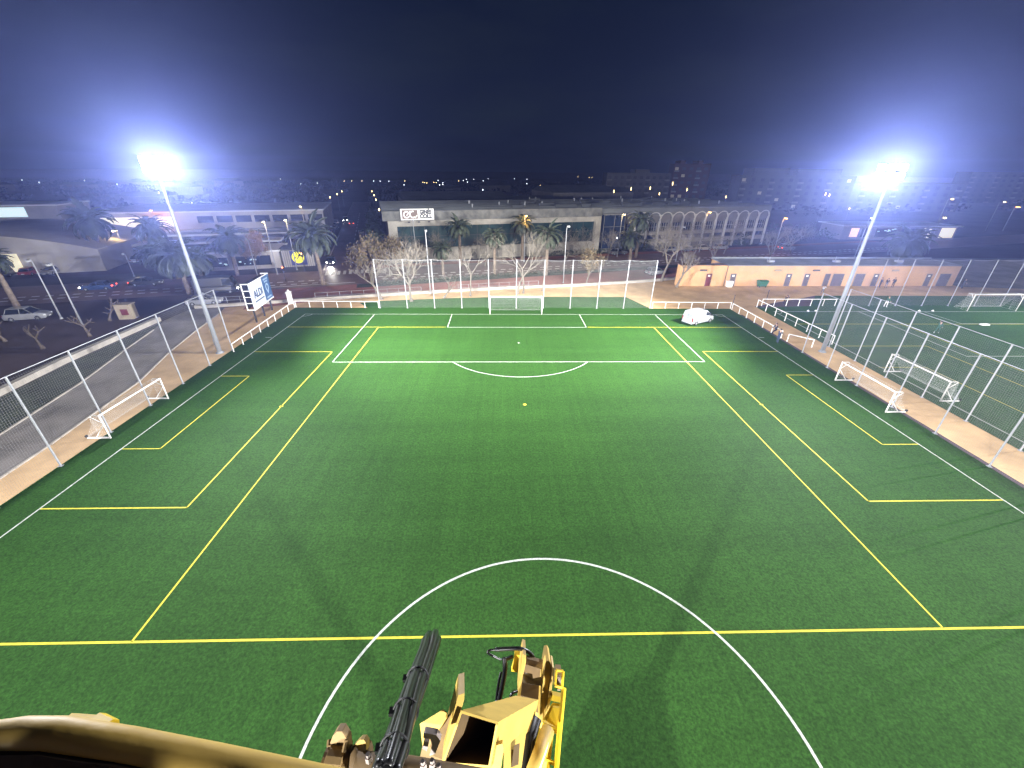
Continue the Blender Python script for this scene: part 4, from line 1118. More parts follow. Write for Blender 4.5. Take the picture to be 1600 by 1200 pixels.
plate('cross_plate', [(-1.739, -54.851, 14.496), (-1.57, -54.877, 14.456), (-1.586, -54.926, 14.448), (-1.753, -54.898, 14.492)], 0, FW * 0.05, M['lift_brown'])
plate('cross_plate', [(-1.772, -54.966, 14.449), (-1.692, -54.975, 14.435), (-1.688, -55.005, 14.421), (-1.609, -54.999, 14.437), (-1.618, -55.046, 14.431), (-1.792, -55.027, 14.46)], 0, FW * 0.04, M['cream'])
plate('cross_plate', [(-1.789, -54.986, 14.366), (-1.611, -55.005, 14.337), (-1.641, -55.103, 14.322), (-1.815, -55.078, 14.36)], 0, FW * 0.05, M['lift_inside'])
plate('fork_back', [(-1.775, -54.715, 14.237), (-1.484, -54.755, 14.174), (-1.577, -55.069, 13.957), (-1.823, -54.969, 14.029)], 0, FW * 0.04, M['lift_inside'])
plate('hose_guard', [(-1.848, -54.798, 14.464), (-1.789, -54.802, 14.459), (-1.789, -54.818, 14.427), (-1.809, -54.904, 14.371), (-1.879, -54.897, 14.381), (-1.854, -54.842, 14.422)], 0, FW * 0.06, M['lift_bright'])
# upright yellow side frame with its rails, panels and cylinder
b = MB()
for a, c in (((-1.442, -55.047, 14.655), (-1.502, -55.041, 14.664)), ((-1.442, -55.047, 14.655), (-1.465, -55.153, 14.624)), ((-1.502, -55.041, 14.664), (-1.523, -55.142, 14.642)), ((-1.523, -55.145, 14.637), (-1.465, -55.153, 14.624))):
    b.tube([V(*a), V(*c)], 0.012, 6)
lp('control_box_frame', b, M['lift_bright'])
plate('control_box', [(-1.494, -55.015, 14.585), (-1.445, -55.018, 14.581), (-1.467, -55.13, 14.537), (-1.521, -55.122, 14.551)], 0, FW * 0.10, M['lift_brown'])
b = MB(); rr = random.Random(5)
for k in range(10):
    c = V(*(-1.483, -55.058, 14.59)) - UPV * 0.011 * k + RT * rr.uniform(-0.02, 0.02); b.box(c, (0.025, 0.02, 0.022))
lp('valve_block', b, M['steel_pin'])
plate('side_panel', [(-1.535, -55.138, 14.476), (-1.443, -55.15, 14.457), (-1.454, -55.194, 14.46), (-1.551, -55.182, 14.478)], 0, FW * 0.05, M['lift_bright'])
plate('side_panel', [(-1.54, -55.228, 14.477), (-1.471, -55.234, 14.468), (-1.514, -55.37, 14.466), (-1.637, -55.353, 14.492), (-1.607, -55.319, 14.472)], 0, FW * 0.05, M['lift_bright'])
plate('side_panel', [(-1.601, -55.444, 14.426), (-1.571, -55.45, 14.418), (-1.599, -55.538, 14.399), (-1.639, -55.532, 14.407)], 0, FW * 0.04, M['lift_bright'])
b = MB(); b.tube([V(*(-1.44, -55.124, 14.552)), V(*(-1.51, -55.411, 14.494)), V(*(-1.578, -55.706, 14.466))], 0.020, 8); b.tube([V(*(-1.637, -55.353, 14.492)), V(*(-1.516, -55.391, 14.467))], 0.022, 8)
b.tube([V(*(-1.659, -55.381, 14.479)), V(*(-1.744, -55.661, 14.501))], 0.020, 8); b.tube([V(*(-1.567, -55.397, 14.453)), V(*(-1.632, -55.674, 14.481))], 0.014, 8); b.tube([V(*(-1.64, -55.565, 14.475)), V(*(-1.57, -55.591, 14.471))], 0.016, 8)
lp('side_rail', b, M['lift_bright'])
b = MB(); b.tube([V(*(-1.607, -55.425, 14.572)), V(*(-1.77, -55.757, 14.683))], 0.052, 14); lp('tilt_cylinder', b, M['lift_yellow'], None, True)
b = MB(); b.tube([V(*(-1.591, -55.456, 14.599)), V(*(-1.734, -55.748, 14.703))], 0.016, 10); lp('cylinder_rod', b, M['white_metal'], None, True)
plate('jib_side_plate', [(-1.947, -55.8, 15.35), (-1.787, -55.531, 14.792), (-1.832, -55.76, 14.89), (-1.922, -55.944, 15.292), (-1.955, -55.965, 15.357)], 0, FW * 0.03, M['lift_yellow'])
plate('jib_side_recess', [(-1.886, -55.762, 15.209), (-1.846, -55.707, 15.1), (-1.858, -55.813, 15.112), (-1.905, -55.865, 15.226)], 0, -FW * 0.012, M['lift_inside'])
b = MB(); b.tube([V(*(-1.698, -55.323, 14.546)), V(*(-1.756, -55.442, 14.531)), V(*(-1.812, -55.724, 14.637))], 0.035, 10); b.tube([V(*(-1.668, -55.335, 14.524)), V(*(-1.73, -55.49, 14.549)), V(*(-1.775, -55.725, 14.637))], 0.022, 8); lp('jib_hose', b, M['black_rubber'], None, True)
# corrugated hose loops beside the fork
for pts, r in (([(-1.659, -54.832, 14.407), (-1.694, -54.799, 14.47), (-1.783, -54.787, 14.532), (-1.89, -54.795, 14.554), (-2.023, -54.819, 14.587)], 0.020), ([(-2.023, -54.819, 14.587), (-2.081, -54.834, 14.599), (-2.092, -54.843, 14.581), (-2.047, -54.846, 14.535), (-1.972, -54.852, 14.484)], 0.011), ([(-1.943, -54.842, 14.505), (-1.937, -54.913, 14.455), (-1.955, -55.013, 14.436), (-1.993, -55.159, 14.414)], 0.024), ([(-1.972, -54.926, 14.429), (-1.994, -55.017, 14.426), (-2.015, -55.142, 14.4)], 0.013), ([(-1.865, -54.806, 14.448), (-1.919, -54.836, 14.474), (-1.954, -54.85, 14.489)], 0.018), ([(-1.835, -55.117, 14.502), (-1.874, -55.15, 14.544), (-1.896, -55.183, 14.544)], 0.014)):
    P_ = [V(*q) for q in pts]; sm = []
    for k in range(len(P_) - 1):
        for m_ in range(10):
            u = m_ / 10; p0, p1, p2, p3 = P_[max(k - 1, 0)], P_[k], P_[k + 1], P_[min(k + 2, len(P_) - 1)]
            sm.append(0.5 * ((2 * p1) + (p2 - p0) * u + (2 * p0 - 5 * p1 + 4 * p2 - p3) * u * u + (3 * p1 - p0 - 3 * p2 + p3) * u ** 3))
    sm.append(P_[-1])
    b = MB(); b.tube(sm, [r * (1.0 if i % 2 else 0.8) for i in range(len(sm))], 8); lp('corrugated_hose', b, M['hose'], None, True)
# main boom down to the turret, chassis and wheels under the platform
top = V(*(-1.647, -54.849, 14.052)); el = V(-1.15, -54.3, 2.3)
def beam(name, p0, p1, w0, w1, m):
    d = (p1 - p0).normalized(); u = RT; v = d.cross(u).normalized(); u = v.cross(d).normalized()
    b = MB(); q = []
    for p, w in ((p0, w0), (p1, w1)):
        q += [p - u * w - v * w, p + u * w - v * w, p + u * w + v * w, p - u * w + v * w]
    b.add(q, [(3, 2, 1, 0), (4, 5, 6, 7), (0, 1, 5, 4), (1, 2, 6, 5), (2, 3, 7, 6), (3, 0, 4, 7)]); return lp(name, b, m)
mid = top + (el - top) * 0.5
beam('boom_section', top + (el - top) * 0.02, mid, 0.13, 0.15, M['lift_yellow']); beam('boom_section', mid + (top - mid) * 0.02, el, 0.19, 0.22, M['lift_yellow'])
b = MB(); b.box((-1.15, -54.7, 1.55), (2.1, 3.2, 1.1)); b.box((-1.15, -54.3, 2.25), (0.9, 1.0, 0.5)); lp('turret', b, M['lift_yellow'])
b = MB(); b.box((-1.15, -54.7, 0.75), (1.7, 3.8, 0.42)); lp('chassis', b, M['dark_metal'])
wb2 = MB(); wb2.lathe([(0.28, -0.2), (0.46, -0.2), (0.5, -0.12), (0.5, 0.12), (0.46, 0.2), (0.28, 0.2)], 20, axis='X'); tm = wb2.mesh('wheel', M['tyre'])
wb2 = MB(); wb2.lathe([(0.08, -0.21), (0.28, -0.17), (0.28, 0.17), (0.08, 0.21)], 16, axis='X'); rm = wb2.mesh('rim', M['white_metal'])
for sx in (-1.05, 1.05):
    for sy in (-1.45, 1.25):
        o = put('wheel', tm, lf); o.location = (0.05 + sx, sy, 0.5); put('rim', rm, o)
# platform: floor, toe board, guard rails; the near front tube crosses the lower left of the view
b = MB(); b.box((-2.05, -57.62, 16.93), (2.3, 0.95, 0.06)); b.box((-2.05, -57.13, 17.03), (2.3, 0.02, 0.16)); b.box((-2.05, -58.1, 17.03), (2.3, 0.02, 0.16)); lp('platform_floor', b, M['galv'])
b = MB()
c1 = [V(*(-2.556, -56.832, 17.948)), V(*(-2.475, -56.823, 17.971)), V(*(-2.423, -56.823, 17.984)), V(*(-2.383, -56.821, 17.989)), V(*(-2.349, -56.822, 17.99)), V(*(-2.291, -56.825, 17.975)), V(*(-2.217, -56.829, 17.949)), V(*(-2.139, -56.834, 17.922)), V(*(-1.971, -56.842, 17.85))]
b.tube(c1, 0.0142, 20)
lp('guard_rail', b, M['lift_yellow'], None, True)
b = MB(); off = -UPV * 0.001 - FW * 0.018  # dark strip below the tube, standing in for the rail's shaded near side
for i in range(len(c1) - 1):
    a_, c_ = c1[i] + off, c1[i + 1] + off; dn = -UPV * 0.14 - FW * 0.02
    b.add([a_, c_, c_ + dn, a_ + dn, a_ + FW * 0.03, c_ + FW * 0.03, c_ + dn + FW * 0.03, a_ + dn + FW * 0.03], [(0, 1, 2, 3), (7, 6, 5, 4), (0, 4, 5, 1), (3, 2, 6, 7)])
lp('rail_shade_strip', b, M['rail_shade_brown'])
b = MB(); b.tube([V(*(-2.36, -56.806, 17.977)), V(*(-2.336, -56.807, 17.975))], 0.007, 8); b.tube([V(*(-2.336, -56.807, 17.975)), V(*(-2.318, -56.813, 17.976))], 0.009, 8); lp('rail_clip', b, M['lift_bright'])
b = MB()
z0, z1 = 17.0, 18.0
for x, y in ((-3.15, -57.12), (-3.15, -58.1), (-0.95, -57.25), (-0.95, -58.1), (-2.05, -58.1)):
    b.tube([V(x, y, z0), V(x, y, z1)], 0.022, 8)
for z in (17.5, 18.0):
    b.tube([V(-3.15, -57.12, z), V(-3.15, -58.1, z), V(-0.95, -58.1, z), V(-0.95, -57.25, z)], 0.022, 8)
b.tube([V(-3.15, -57.12, 17.5), V(-0.95, -57.22, 17.5)], 0.022, 8)
lp('platform_rail', b, M['lift_yellow'])
b = MB(); b.tube([V(-2.05, -57.15, 16.9), V(*(-2.398, -56.147, 15.851))], 0.06, 10); lp('platform_mount', b, M['lift_brown'])

person('person in dark work clothes taking the picture, added unseen at the right of the lift platform to shade its rail', (-1.80, -57.52, 16.96), 0, 'black', 'navy', armL=(0.35, 1.0), armR=(0.3, 0.7), group=None)  # added out of view, placed to keep rear-right floodlight off the guard rail
person('person in dark work clothes added unseen at the left of the lift platform to shade its rail', (-2.78, -57.55, 16.96), R(-15), 'navy', 'black', armL=(0.1, 0.3), armR=(0.2, 0.5), group=None)  # second figure, added out of view to block rear-left floodlight from the rail

# ------------------------------------------------------------------ factory with the sign, along the avenue
M['concrete'] = mat('stained_concrete', (0.15, 0.145, 0.14), 0.9, var=0.35, scale=0.4, bump=0.1, bscale=4)
M['frame_white'] = mat('weathered_white', (0.27, 0.255, 0.22), 0.85, var=0.25, scale=0.5)
M['parapet'] = mat('grimy_parapet', (0.135, 0.135, 0.125), 0.9, var=0.5, scale=0.6)
M['factory_roof'] = mat('factory_roof', (0.115, 0.125, 0.13), 0.85, var=0.3, scale=0.15)
M['roof_dark'] = mat('roof_dark', (0.06, 0.065, 0.07), 0.9, var=0.3, scale=0.2)
M['arch_white'] = mat('arch_white', (0.40, 0.395, 0.38), 0.8, var=0.15)
M['blue_glass'] = mat('blue_glass', (0.012, 0.022, 0.05), 0.10, var=0.4, scale=0.6, spec=0.8)
M['teal_glass'] = mat('teal_glass', (0.014, 0.035, 0.038), 0.12, var=0.5, scale=0.35, spec=0.7)
M['dot_lamp'] = glow('dot_lamp', (0.9, 0.95, 1.0), 14)
def at_avenue(name, label, cat, s, t, group=None):
    return thing(name, label, cat, A(s, t), ALG, group)
fa = at_avenue('factory', 'long grey factory with white framed glass front and the sign on its parapet', 'building', -23.2, 13.4)
b = MB(); b.bx(0, 49.6, 0.6, 36, 0, 8.6); b.build('wall', M['concrete'], fa)
b = MB(); b.bx(-0.2, 50, -0.6, 0.598, 7.5, 8.6); b.bx(-0.2, 1.6, -0.6, 0.598, 0, 7.498); b.bx(48.6, 50, -0.6, 0.598, 0, 7.498); b.build('front_frame', M['frame_white'], fa)
b = MB(); b.bx(-1.2, 50.2, -0.2, 0.3, 8.602, 10.5); b.build('parapet', M['parapet'], fa)
b = MB(); b.bx(1.65, 48.55, 0.42, 0.592, 2.9, 7.45); b.build('glazing', M['teal_glass'], fa)
b = MB()
for k in range(1, 16):
    b.bx(1.6 + k * 2.94 - 0.05, 1.6 + k * 2.94 + 0.05, 0.34, 0.418, 2.9, 7.45)
b.bx(1.65, 48.55, 0.32, 0.418, 5.2, 5.3); b.build('mullions', M['dark_metal'], fa)
b = MB(); b.bx(1.62, 48.58, 0.0, 0.596, 0, 2.55); b.bx(1.62, 48.58, -0.25, 0.596, 2.552, 2.86); b.build('base_wall', M['frame_white'], fa)
b = MB()
for k in range(7):
    b.bx(5.5 + k * 6.1, 6.7 + k * 6.1, -0.04, -0.003, 0.2, 2.2)
b.build('base_panels', M['parapet'], fa)
b = MB(); n = 6
for k in range(n):                                          # saw-tooth roof, ribs run along the street
    y0 = 0.302 + k * 36 / n; y1 = y0 + 36 / n - 0.004; z = 8.604
    b.extrude([(-1.0, y0, z), (-1.0, y0, z + 1.6), (-1.0, y0 + 0.5, z + 1.95), (-1.0, y1, z + 0.5), (-1.0, y1, z)], (104, 0, 0))
b.build('sawtooth_roof', M['factory_roof'], fa)
b = MB(); rr = random.Random(11)
for k in range(26):
    row = rr.randrange(1, n); x = rr.uniform(25, 98)
    b = MB(); b.bx(x, x + rr.uniform(2.5, 6), 0.3 + row * 36 / n - 0.2, 0.3 + row * 36 / n + 0.1, 9.5, 10.9); b.build('skylight', M['roof_dark'], fa)
b = MB(); rr = random.Random(4)
for k in range(22):
    row = rr.randrange(1, n); b = MB(); b.lathe([(0.12, 10.5), (0.18, 10.9), (0.22, 11.2), (0.05, 11.35)], 8, (rr.uniform(14, 98), 0.3 + row * 36 / n + 0.3, 0)); b.build('roof_cowl', M['galv'], fa)
M['brown_sign'] = mat('sign_brown', (0.17, 0.125, 0.11), 0.7, var=0.15)
M['ink'] = mat('sign_ink', (0.015, 0.018, 0.022), 0.6, var=0.1)
sg = MB(); sg.bx(2.6, 9.6, -0.42, -0.26, 8.75, 10.95); sg = sg.build('sign_board', M['white_metal'], fa)
b = MB(); b.bx(2.9, 6.15, -0.45, -0.422, 8.98, 10.72); b.build('logo_field', M['brown_sign'], sg)
b = MB()
def ring_arc(b, cx, cz, ro, ri, a0, a1, y, n=18):
    for i in range(n):
        t0, t1 = R(a0 + (a1 - a0) * i / n), R(a0 + (a1 - a0) * (i + 1) / n)
        b.extrude([(cx + ro * math.cos(t0), y, cz + ro * math.sin(t0)), (cx + ri * math.cos(t0), y, cz + ri * math.sin(t0)), (cx + ri * math.cos(t1), y, cz + ri * math.sin(t1)), (cx + ro * math.cos(t1), y, cz + ro * math.sin(t1))], (0, -0.02, 0))
ring_arc(b, 3.85, 9.82, 0.72, 0.46, 60, 330, -0.454); ring_arc(b, 5.15, 9.85, 0.74, 0.48, 70, 310, -0.458)
b.extrude([(3.75, -0.455, 9.72), (3.88, -0.455, 9.55), (4.75, -0.455, 10.45), (4.6, -0.455, 10.6)], (0, -0.02, 0)); b.extrude([(5.5, -0.462, 9.22), (5.64, -0.462, 9.06), (6.1, -0.462, 9.6), (5.95, -0.462, 9.75)], (0, -0.02, 0))
b.build('logo', M['white_metal'], sg)
text_on(sg, 'GINÉS', 1.06, (7.85, -0.44, 10.28), M['ink'], 0.06, 0.86)
text_on(sg, 'COLL', 1.06, (7.85, -0.44, 9.40), M['ink'], 0.06, 0.95)
for x in (4.0, 6.1, 8.2):
    b = MB(); b.bx(x, x + 0.25, -1.2, -0.602, 8.35, 8.45); b.bx(x - 0.1, x + 0.35, -1.45, -1.202, 8.3, 8.55); b.build('sign_spotlight', M['dark_metal'], fa)
# blue glass stair tower
b = MB(); b.bx(50.6, 56.4, -0.9, 3, 1.1, 8.9); b.build('stair_glass', M['blue_glass'], fa)
b = MB()
for x in (50.6, 53.5, 56.4):
    b.bx(x - 0.06, x + 0.06, -0.98, -0.902, 1.1, 8.9)
for z in (3.6, 6.2, 8.9):
    b.bx(50.5, 56.5, -1.0, -0.985, z - 0.05, z + 0.05)
b.bx(50.3, 56.7, -1.0, 3.2, 8.95, 9.15); b.build('stair_frame', M['parapet'], fa)
b = MB(); b.bx(51.5, 55.8, -0.5, 2.8, 0, 1.05); b.build('stair_base', M['frame_white'], fa)
b = MB(); b.lathe([(0.02, -1.1), (0.16, -1.1), (0.16, -1.04)], 10, (54.6, 0, 3.5), 'Y'); b.build('wall_lamp', M['dot_lamp'], fa)
# wing with barrel vaulted bays
b = MB(); b.bx(57.0, 103.0, 1.4, 36, 0, 7.6)
nb_ = 13; bw = 46 / nb_
for k in range(nb_):
    x0 = 57 + k * bw
    poly = [(x0, 0.8, 7.0)] + [(x0 + bw / 2 - bw / 2 * math.cos(PI * i / 10), 0.8, 7.6 + 1.45 * math.sin(PI * i / 10)) for i in range(11)] + [(x0 + bw, 0.8, 7.0)]
    b.extrude(poly, (0, 4, 0))
b.build('vaulted_wing', M['concrete'], fa)
for k in range(nb_):
    x0 = 57 + k * bw; a = MB()
    arcp = [(x0 + bw / 2 - bw / 2 * math.cos(PI * i / 12), 0.45, 7.6 + 1.5 * math.sin(PI * i / 12)) for i in range(13)]
    a.tube(arcp, 0.20, 6); a.build('arch_rim', M['arch_white'], fa)
pm = MB(); pm.bx(-0.11, 0.11, -0.65, 0.0, 0, 7.55); pm = pm.mesh('pier', M['arch_white'])
for k in range(nb_ + 1):
    put('pier', pm, fa).location = (57 + k * bw, 1.0, 0)
wb3 = MB(); wb3.bx(0.3, bw - 0.3, 1.33, 1.396, 4.6, 6.5); wm = wb3.mesh('window', M['blue_glass'])
wf = MB()
for k in range(5):
    wf.bx(0.3 + k * (bw - 0.6) / 4 - 0.04, 0.3 + k * (bw - 0.6) / 4 + 0.04, 1.28, 1.328, 4.6, 6.5)
wf.bx(0.3, bw - 0.3, 1.29, 1.327, 5.5, 5.56); wf = wf.mesh('glazing_bar', M['arch_white'])
wb4 = MB(); wb4.bx(0.3, bw - 0.3, 1.33, 1.396, 2.6, 3.5); wm2 = wb4.mesh('window', M['blue_glass'])
for k in range(nb_):
    o = put('window', wm, fa); o.location = (57 + k * bw, 0, 0); put('glazing_bar', wf, o)
    o = put('window', wm2, fa); o.location = (57 + k * bw, 0, 0)
b = MB(); b.bx(57.2, 103, 0.9, 1.326, 3.6, 4.3); b.bx(57.2, 103, 0.9, 1.326, 1.5, 2.4); b.build('balcony_band', M['frame_white'], fa)
b = MB(); b.bx(57.2, 103, 1.2, 1.394, 0.0, 1.45); b.build('plinth', M['roof_dark'], fa)

# ------------------------------------------------------------------ other buildings
M['pale_wall'] = mat('pale_wall', (0.36, 0.335, 0.315), 0.85, var=0.2, scale=0.2)
M['grey_wall'] = mat('grey_wall', (0.22, 0.21, 0.21), 0.9, var=0.25, scale=0.2)
M['far_wall'] = mat('far_wall', (0.11, 0.105, 0.11), 0.9, var=0.3, scale=0.1)
M['far_window'] = mat('far_window', (0.05, 0.05, 0.06), 0.4, var=0.3)
M['white_roof'] = mat('white_roof', (0.55, 0.56, 0.58), 0.7, var=0.15, scale=0.2)
M['brick'] = strip('far_brick', (0.13, 0.055, 0.05), 0.6, 0.8)
M['lit_cream'] = glow('lit_cream', (1.0, 0.90, 0.62), 0.8)
M['lit_white'] = glow('lit_white', (0.80, 1.0, 0.98), 0.8)
M['lit_warm'] = glow('lit_warm', (1.0, 0.66, 0.32), 0.9)
M['lit_dim'] = glow('lit_dim', (1.0, 0.86, 0.62), 0.10)
M['brown_leaf'] = mat('brown_leaf', (0.17, 0.11, 0.07), 0.9, var=0.4, scale=1)
M['orange_lamp'] = glow('sodium_lamp', (1.0, 0.45, 0.09), 36)
M['warm_lamp'] = glow('street_lamp_warm', (1.0, 0.72, 0.30), 34)
M['cool_lamp'] = glow('street_lamp_white', (0.90, 0.95, 1.0), 26)
M['sign_yellow'] = mat('sign_yellow', (0.75, 0.70, 0.02), 0.5, var=0.05)
M['sign_yellow'].node_tree.nodes['Principled BSDF'].inputs['Emission Color'].default_value = (0.9, 0.85, 0.02, 1)
M['sign_yellow'].node_tree.nodes['Principled BSDF'].inputs['Emission Strength'].default_value = 0.6
M['sign_navy'] = mat('sign_navy', (0.04, 0.05, 0.22), 0.5, var=0.1)

def block(name, label, s, t, Ls, Lt, H, wall, roofm, cat='building', rz=None, over=0.3, loc=None, group=None):
    bt_ = thing(name, label, cat, loc or A(s, t), ALG if rz is None else rz, group)
    b = MB(); b.bx(0, Ls, 0, Lt, 0, H); b.build('wall', wall, bt_)
    b = MB(); b.bx(-over, Ls + over, -over, Lt + over, H + 0.002, H + 0.28); b.build('roof', roofm, bt_)
    return bt_
def boxes(name, m, par, lst):
    for q in lst:
        b = MB(); b.bx(*q); b.build(name, m, par)
sh = block('car_showroom', 'low white showroom with dark glass front left of the street corner', -66.5, 13.9, 21.0, 9, 3.3, M['pale_wall'], M['white_roof'])
boxes('window', M['glass'], sh, [(5.0, 11.5, -0.05, -0.003, 0.75, 2.5), (13.0, 19.2, -0.05, -0.003, 0.75, 2.6), (1.0, 4.2, -0.05, -0.003, 0.75, 2.3)])
b = MB(); rr = random.Random(8)
for k in range(14):
    x = rr.choice((rr.uniform(5.2, 11), rr.uniform(13.2, 18.6))); z = rr.uniform(1.0, 2.1); b.bx(x, x + rr.uniform(0.15, 0.5), -0.075, -0.052, z, z + rr.uniform(0.08, 0.28))
b.build('window_reflection', M['lit_white'], sh)  # small glowing chips on the dark glass, imitating reflections
b = MB(); b.lathe([(0.05, -0.3), (0.3, -0.3), (0.3, -0.1)], 12, (4.6, 0, 1.0), 'Y'); b.build('entrance_lamp', M['lit_cream'], sh)
kb = block('corner_kiosk', 'grey ribbed kiosk with a yellow roundel sign on navy at the street corner', -45.2, 14.2, 6.0, 5, 3.4, M['grey_wall'], M['roof_dark'])
b = MB()
for k in range(15):
    b.bx(0.1 + k * 0.4, 0.3 + k * 0.4, -0.08, -0.003, 0, 3.3)
b.build('cladding_rib', M['pale_wall'], kb)
b = MB(); b.bx(1.6, 4.6, -0.16, -0.085, 0.35, 3.2); b.build('sign_panel', M['sign_navy'], kb)
b = MB(); b.lathe([(0.04, -0.20), (1.18, -0.20), (1.18, -0.162)], 28, (3.0, 0, 1.9), 'Y'); sd = b.build('sign_disc', M['sign_yellow'], kb)
b = MB(); b.box((3.05, -0.215, 1.95), (0.16, 0.02, 1.0), M=Matrix.Rotation(0.5, 3, 'Y')); b.box((2.55, -0.215, 1.85), (0.30, 0.02, 0.18)); b.box((3.4, -0.215, 2.35), (0.45, 0.02, 0.5), M=Matrix.Rotation(0.6, 3, 'Y')); b.build('sign_mark', M['ink'], sd)
# flat canopies and the long warehouse behind
def canopy(label, s, t, Ls, Lt, H, m):
    c = at_avenue('flat_canopy', label, 'canopy', s, t, 'flat canopies of the car yard')
    b = MB(); b.bx(0, Ls, 0, Lt, H, H + 0.32); b.build('roof', m, c)
    pm = MB(); pm.tube([(0, 0, 0), (0, 0, H - 0.002)], 0.1, 6); pm = pm.mesh('column', M['galv'])
    for x in (0.6, Ls / 2, Ls - 0.6):
        for y in (0.5, Lt - 0.5):
            put('column', pm, c).location = (x, y, 0)
canopy('white flat canopy nearest the showroom roof', -75.0, 25.5, 28, 5.0, 3.6, M['white_roof'])
canopy('long white flat canopy in front of the warehouse', -84.0, 36.0, 42, 5.5, 4.0, M['white_roof'])
wh = block('warehouse', 'long pale warehouse with a dark window band and a lit cream sign', -96.0, 56.0, 56.0, 30, 7.6, M['pale_wall'], M['white_roof'])
boxes('window', M['glass'], wh, [(24.2 + k * 4.6, 28.0 + k * 4.6, -0.05, -0.003, 4.9, 6.6) for k in range(7)])
b = MB(); b.bx(3.0, 19.0, -0.25, -0.003, 4.2, 6.6); b.build('lit_sign', M['lit_cream'], wh)
b = MB(); b.bx(0, 56, -3.2, -0.004, 3.0, 3.3); b.build('awning', M['white_roof'], wh)
boxes('door', M['grey_wall'], wh, [(4 + k * 9, 8 + k * 9, -0.06, -0.003, 0.02, 2.8) for k in range(6)])
b = MB(); b.bx(20.0, 20.7, -4.4, -3.8, 0, 8.6); b.build('pylon', M['brown_trim'], wh)
# pale curved hall
ch_ = at_avenue('curved_hall', 'big pale hall with a low curved roof at the far left', 'building', -124.0, 19.5)
b = MB(); N_ = 16
poly = [(2.0 + 44.0 * i / N_, 0.0, 2.9 + 4.6 * math.sin(PI * (0.08 + 0.86 * i / N_)) ** 0.8) for i in range(N_ + 1)]
b.extrude([(2, 0, 0)] + poly + [(46, 0, 0)], (0, 26, 0)); b.build('hall_shell', M['pale_wall'], ch_)
b = MB(); b.bx(-6, 30, -4.0, -0.01, 0, 3.0); b.build('front_annex', M['grey_wall'], ch_)
b = MB(); b.bx(-6.3, 30.3, -5.4, 0.0, 3.003, 3.25); b.build('annex_roof', M['roof_dark'], ch_)
b = MB(); b.bx(31.0, 33.6, -0.4, -0.012, 0.6, 3.8); b.build('lit_doorway', M['lit_cream'], ch_)
b = MB(); b.bx(6, 8.6, -4.06, -4.003, 0.02, 2.4); b.bx(14, 16, -4.06, -4.003, 1.0, 2.0); b.build('annex_door', M['dark_metal'], ch_)
b = MB(); b.bx(8.8, 10.2, -0.3, -0.01, 4.3, 5.2); b.bx(10.6, 12.0, -0.3, -0.01, 4.4, 5.2); b.build('lit_window', M['lit_cream'], ch_)
ob_ = block('office_block', 'plain pale office block with a bright white window strip behind the curved hall', -122.0, 58.0, 20, 14, 9.5, M['grey_wall'], M['white_roof'])
b = MB(); b.bx(1.0, 13.5, -0.12, -0.003, 7.0, 9.2); b.build('lit_window', M['lit_white'], ob_)
# lit pavilion on the right, industrial sheds, town blocks
lt = block('bus_station', 'low flat roofed building with warm lit windows behind the right floodlight', 0, 0, 36, 10, 4.0, M['grey_wall'], M['white_roof'], rz=0.0, loc=(103.5, 75.5, 0), over=0.8)
boxes('lit_window', M['lit_warm'], lt, [(2.5, 5.0, -0.05, -0.003, 0.8, 3.4)])
boxes('lit_window', M['lit_cream'], lt, [(25.5, 26.2, -0.05, -0.003, 0.6, 3.5), (27.2, 28.0, -0.05, -0.003, 0.6, 3.5), (31.0, 35.4, -0.05, -0.003, 0.7, 3.6)])
boxes('window', M['glass'], lt, [(6.0, 9.0, -0.05, -0.003, 0.8, 3.4), (10.5, 17.0, -0.05, -0.003, 0.8, 3.4), (18.5, 24.0, -0.05, -0.003, 0.8, 3.4)])
rr = random.Random(2)
for k in range(7):
    x = rr.uniform(10.6, 16.2); z = 2.4 + rr.uniform(-0.1, 0.7); b = MB(); b.bx(x, x + 0.7, -0.08, -0.052, z, z + 0.22); b.build('ceiling_light', M['lit_white'], lt)
def shed(label, loc, L, Dp, H, rid, wallm):
    t_ = thing('industrial_shed', label, 'building', loc, ALG, 'industrial sheds behind the factory')
    b = MB(); b.bx(0, L, 0, Dp, 0, H); b.build('wall', wallm, t_)
    b = MB(); b.extrude([(-0.3, -0.3, H + 0.002), (-0.3, Dp / 2, H + rid), (-0.3, Dp + 0.3, H + 0.002)], (L + 0.6, 0, 0)); b.build('roof', M['factory_roof'], t_)
    b = MB()
    for k in range(int(L / 9)):
        b.bx(3 + k * 9, 7 + k * 9, -0.08, -0.003, 0.1, H * 0.6)
    b.build('shutter', M['roof_dark'], t_)
shed('pale ridged shed behind the left half of the factory roof', (-40, 118, 0), 44, 40, 7.5, 2.4, M['pale_wall'])
shed('dark ridged shed behind the middle of the factory roof', (25.0, 180, 0), 48, 34, 8, 3.2, M['grey_wall'])
shed('low dark shed between the two ridged sheds behind the factory', (4.0, 142, 0), 22, 26, 6.2, 1.5, M['grey_wall'])
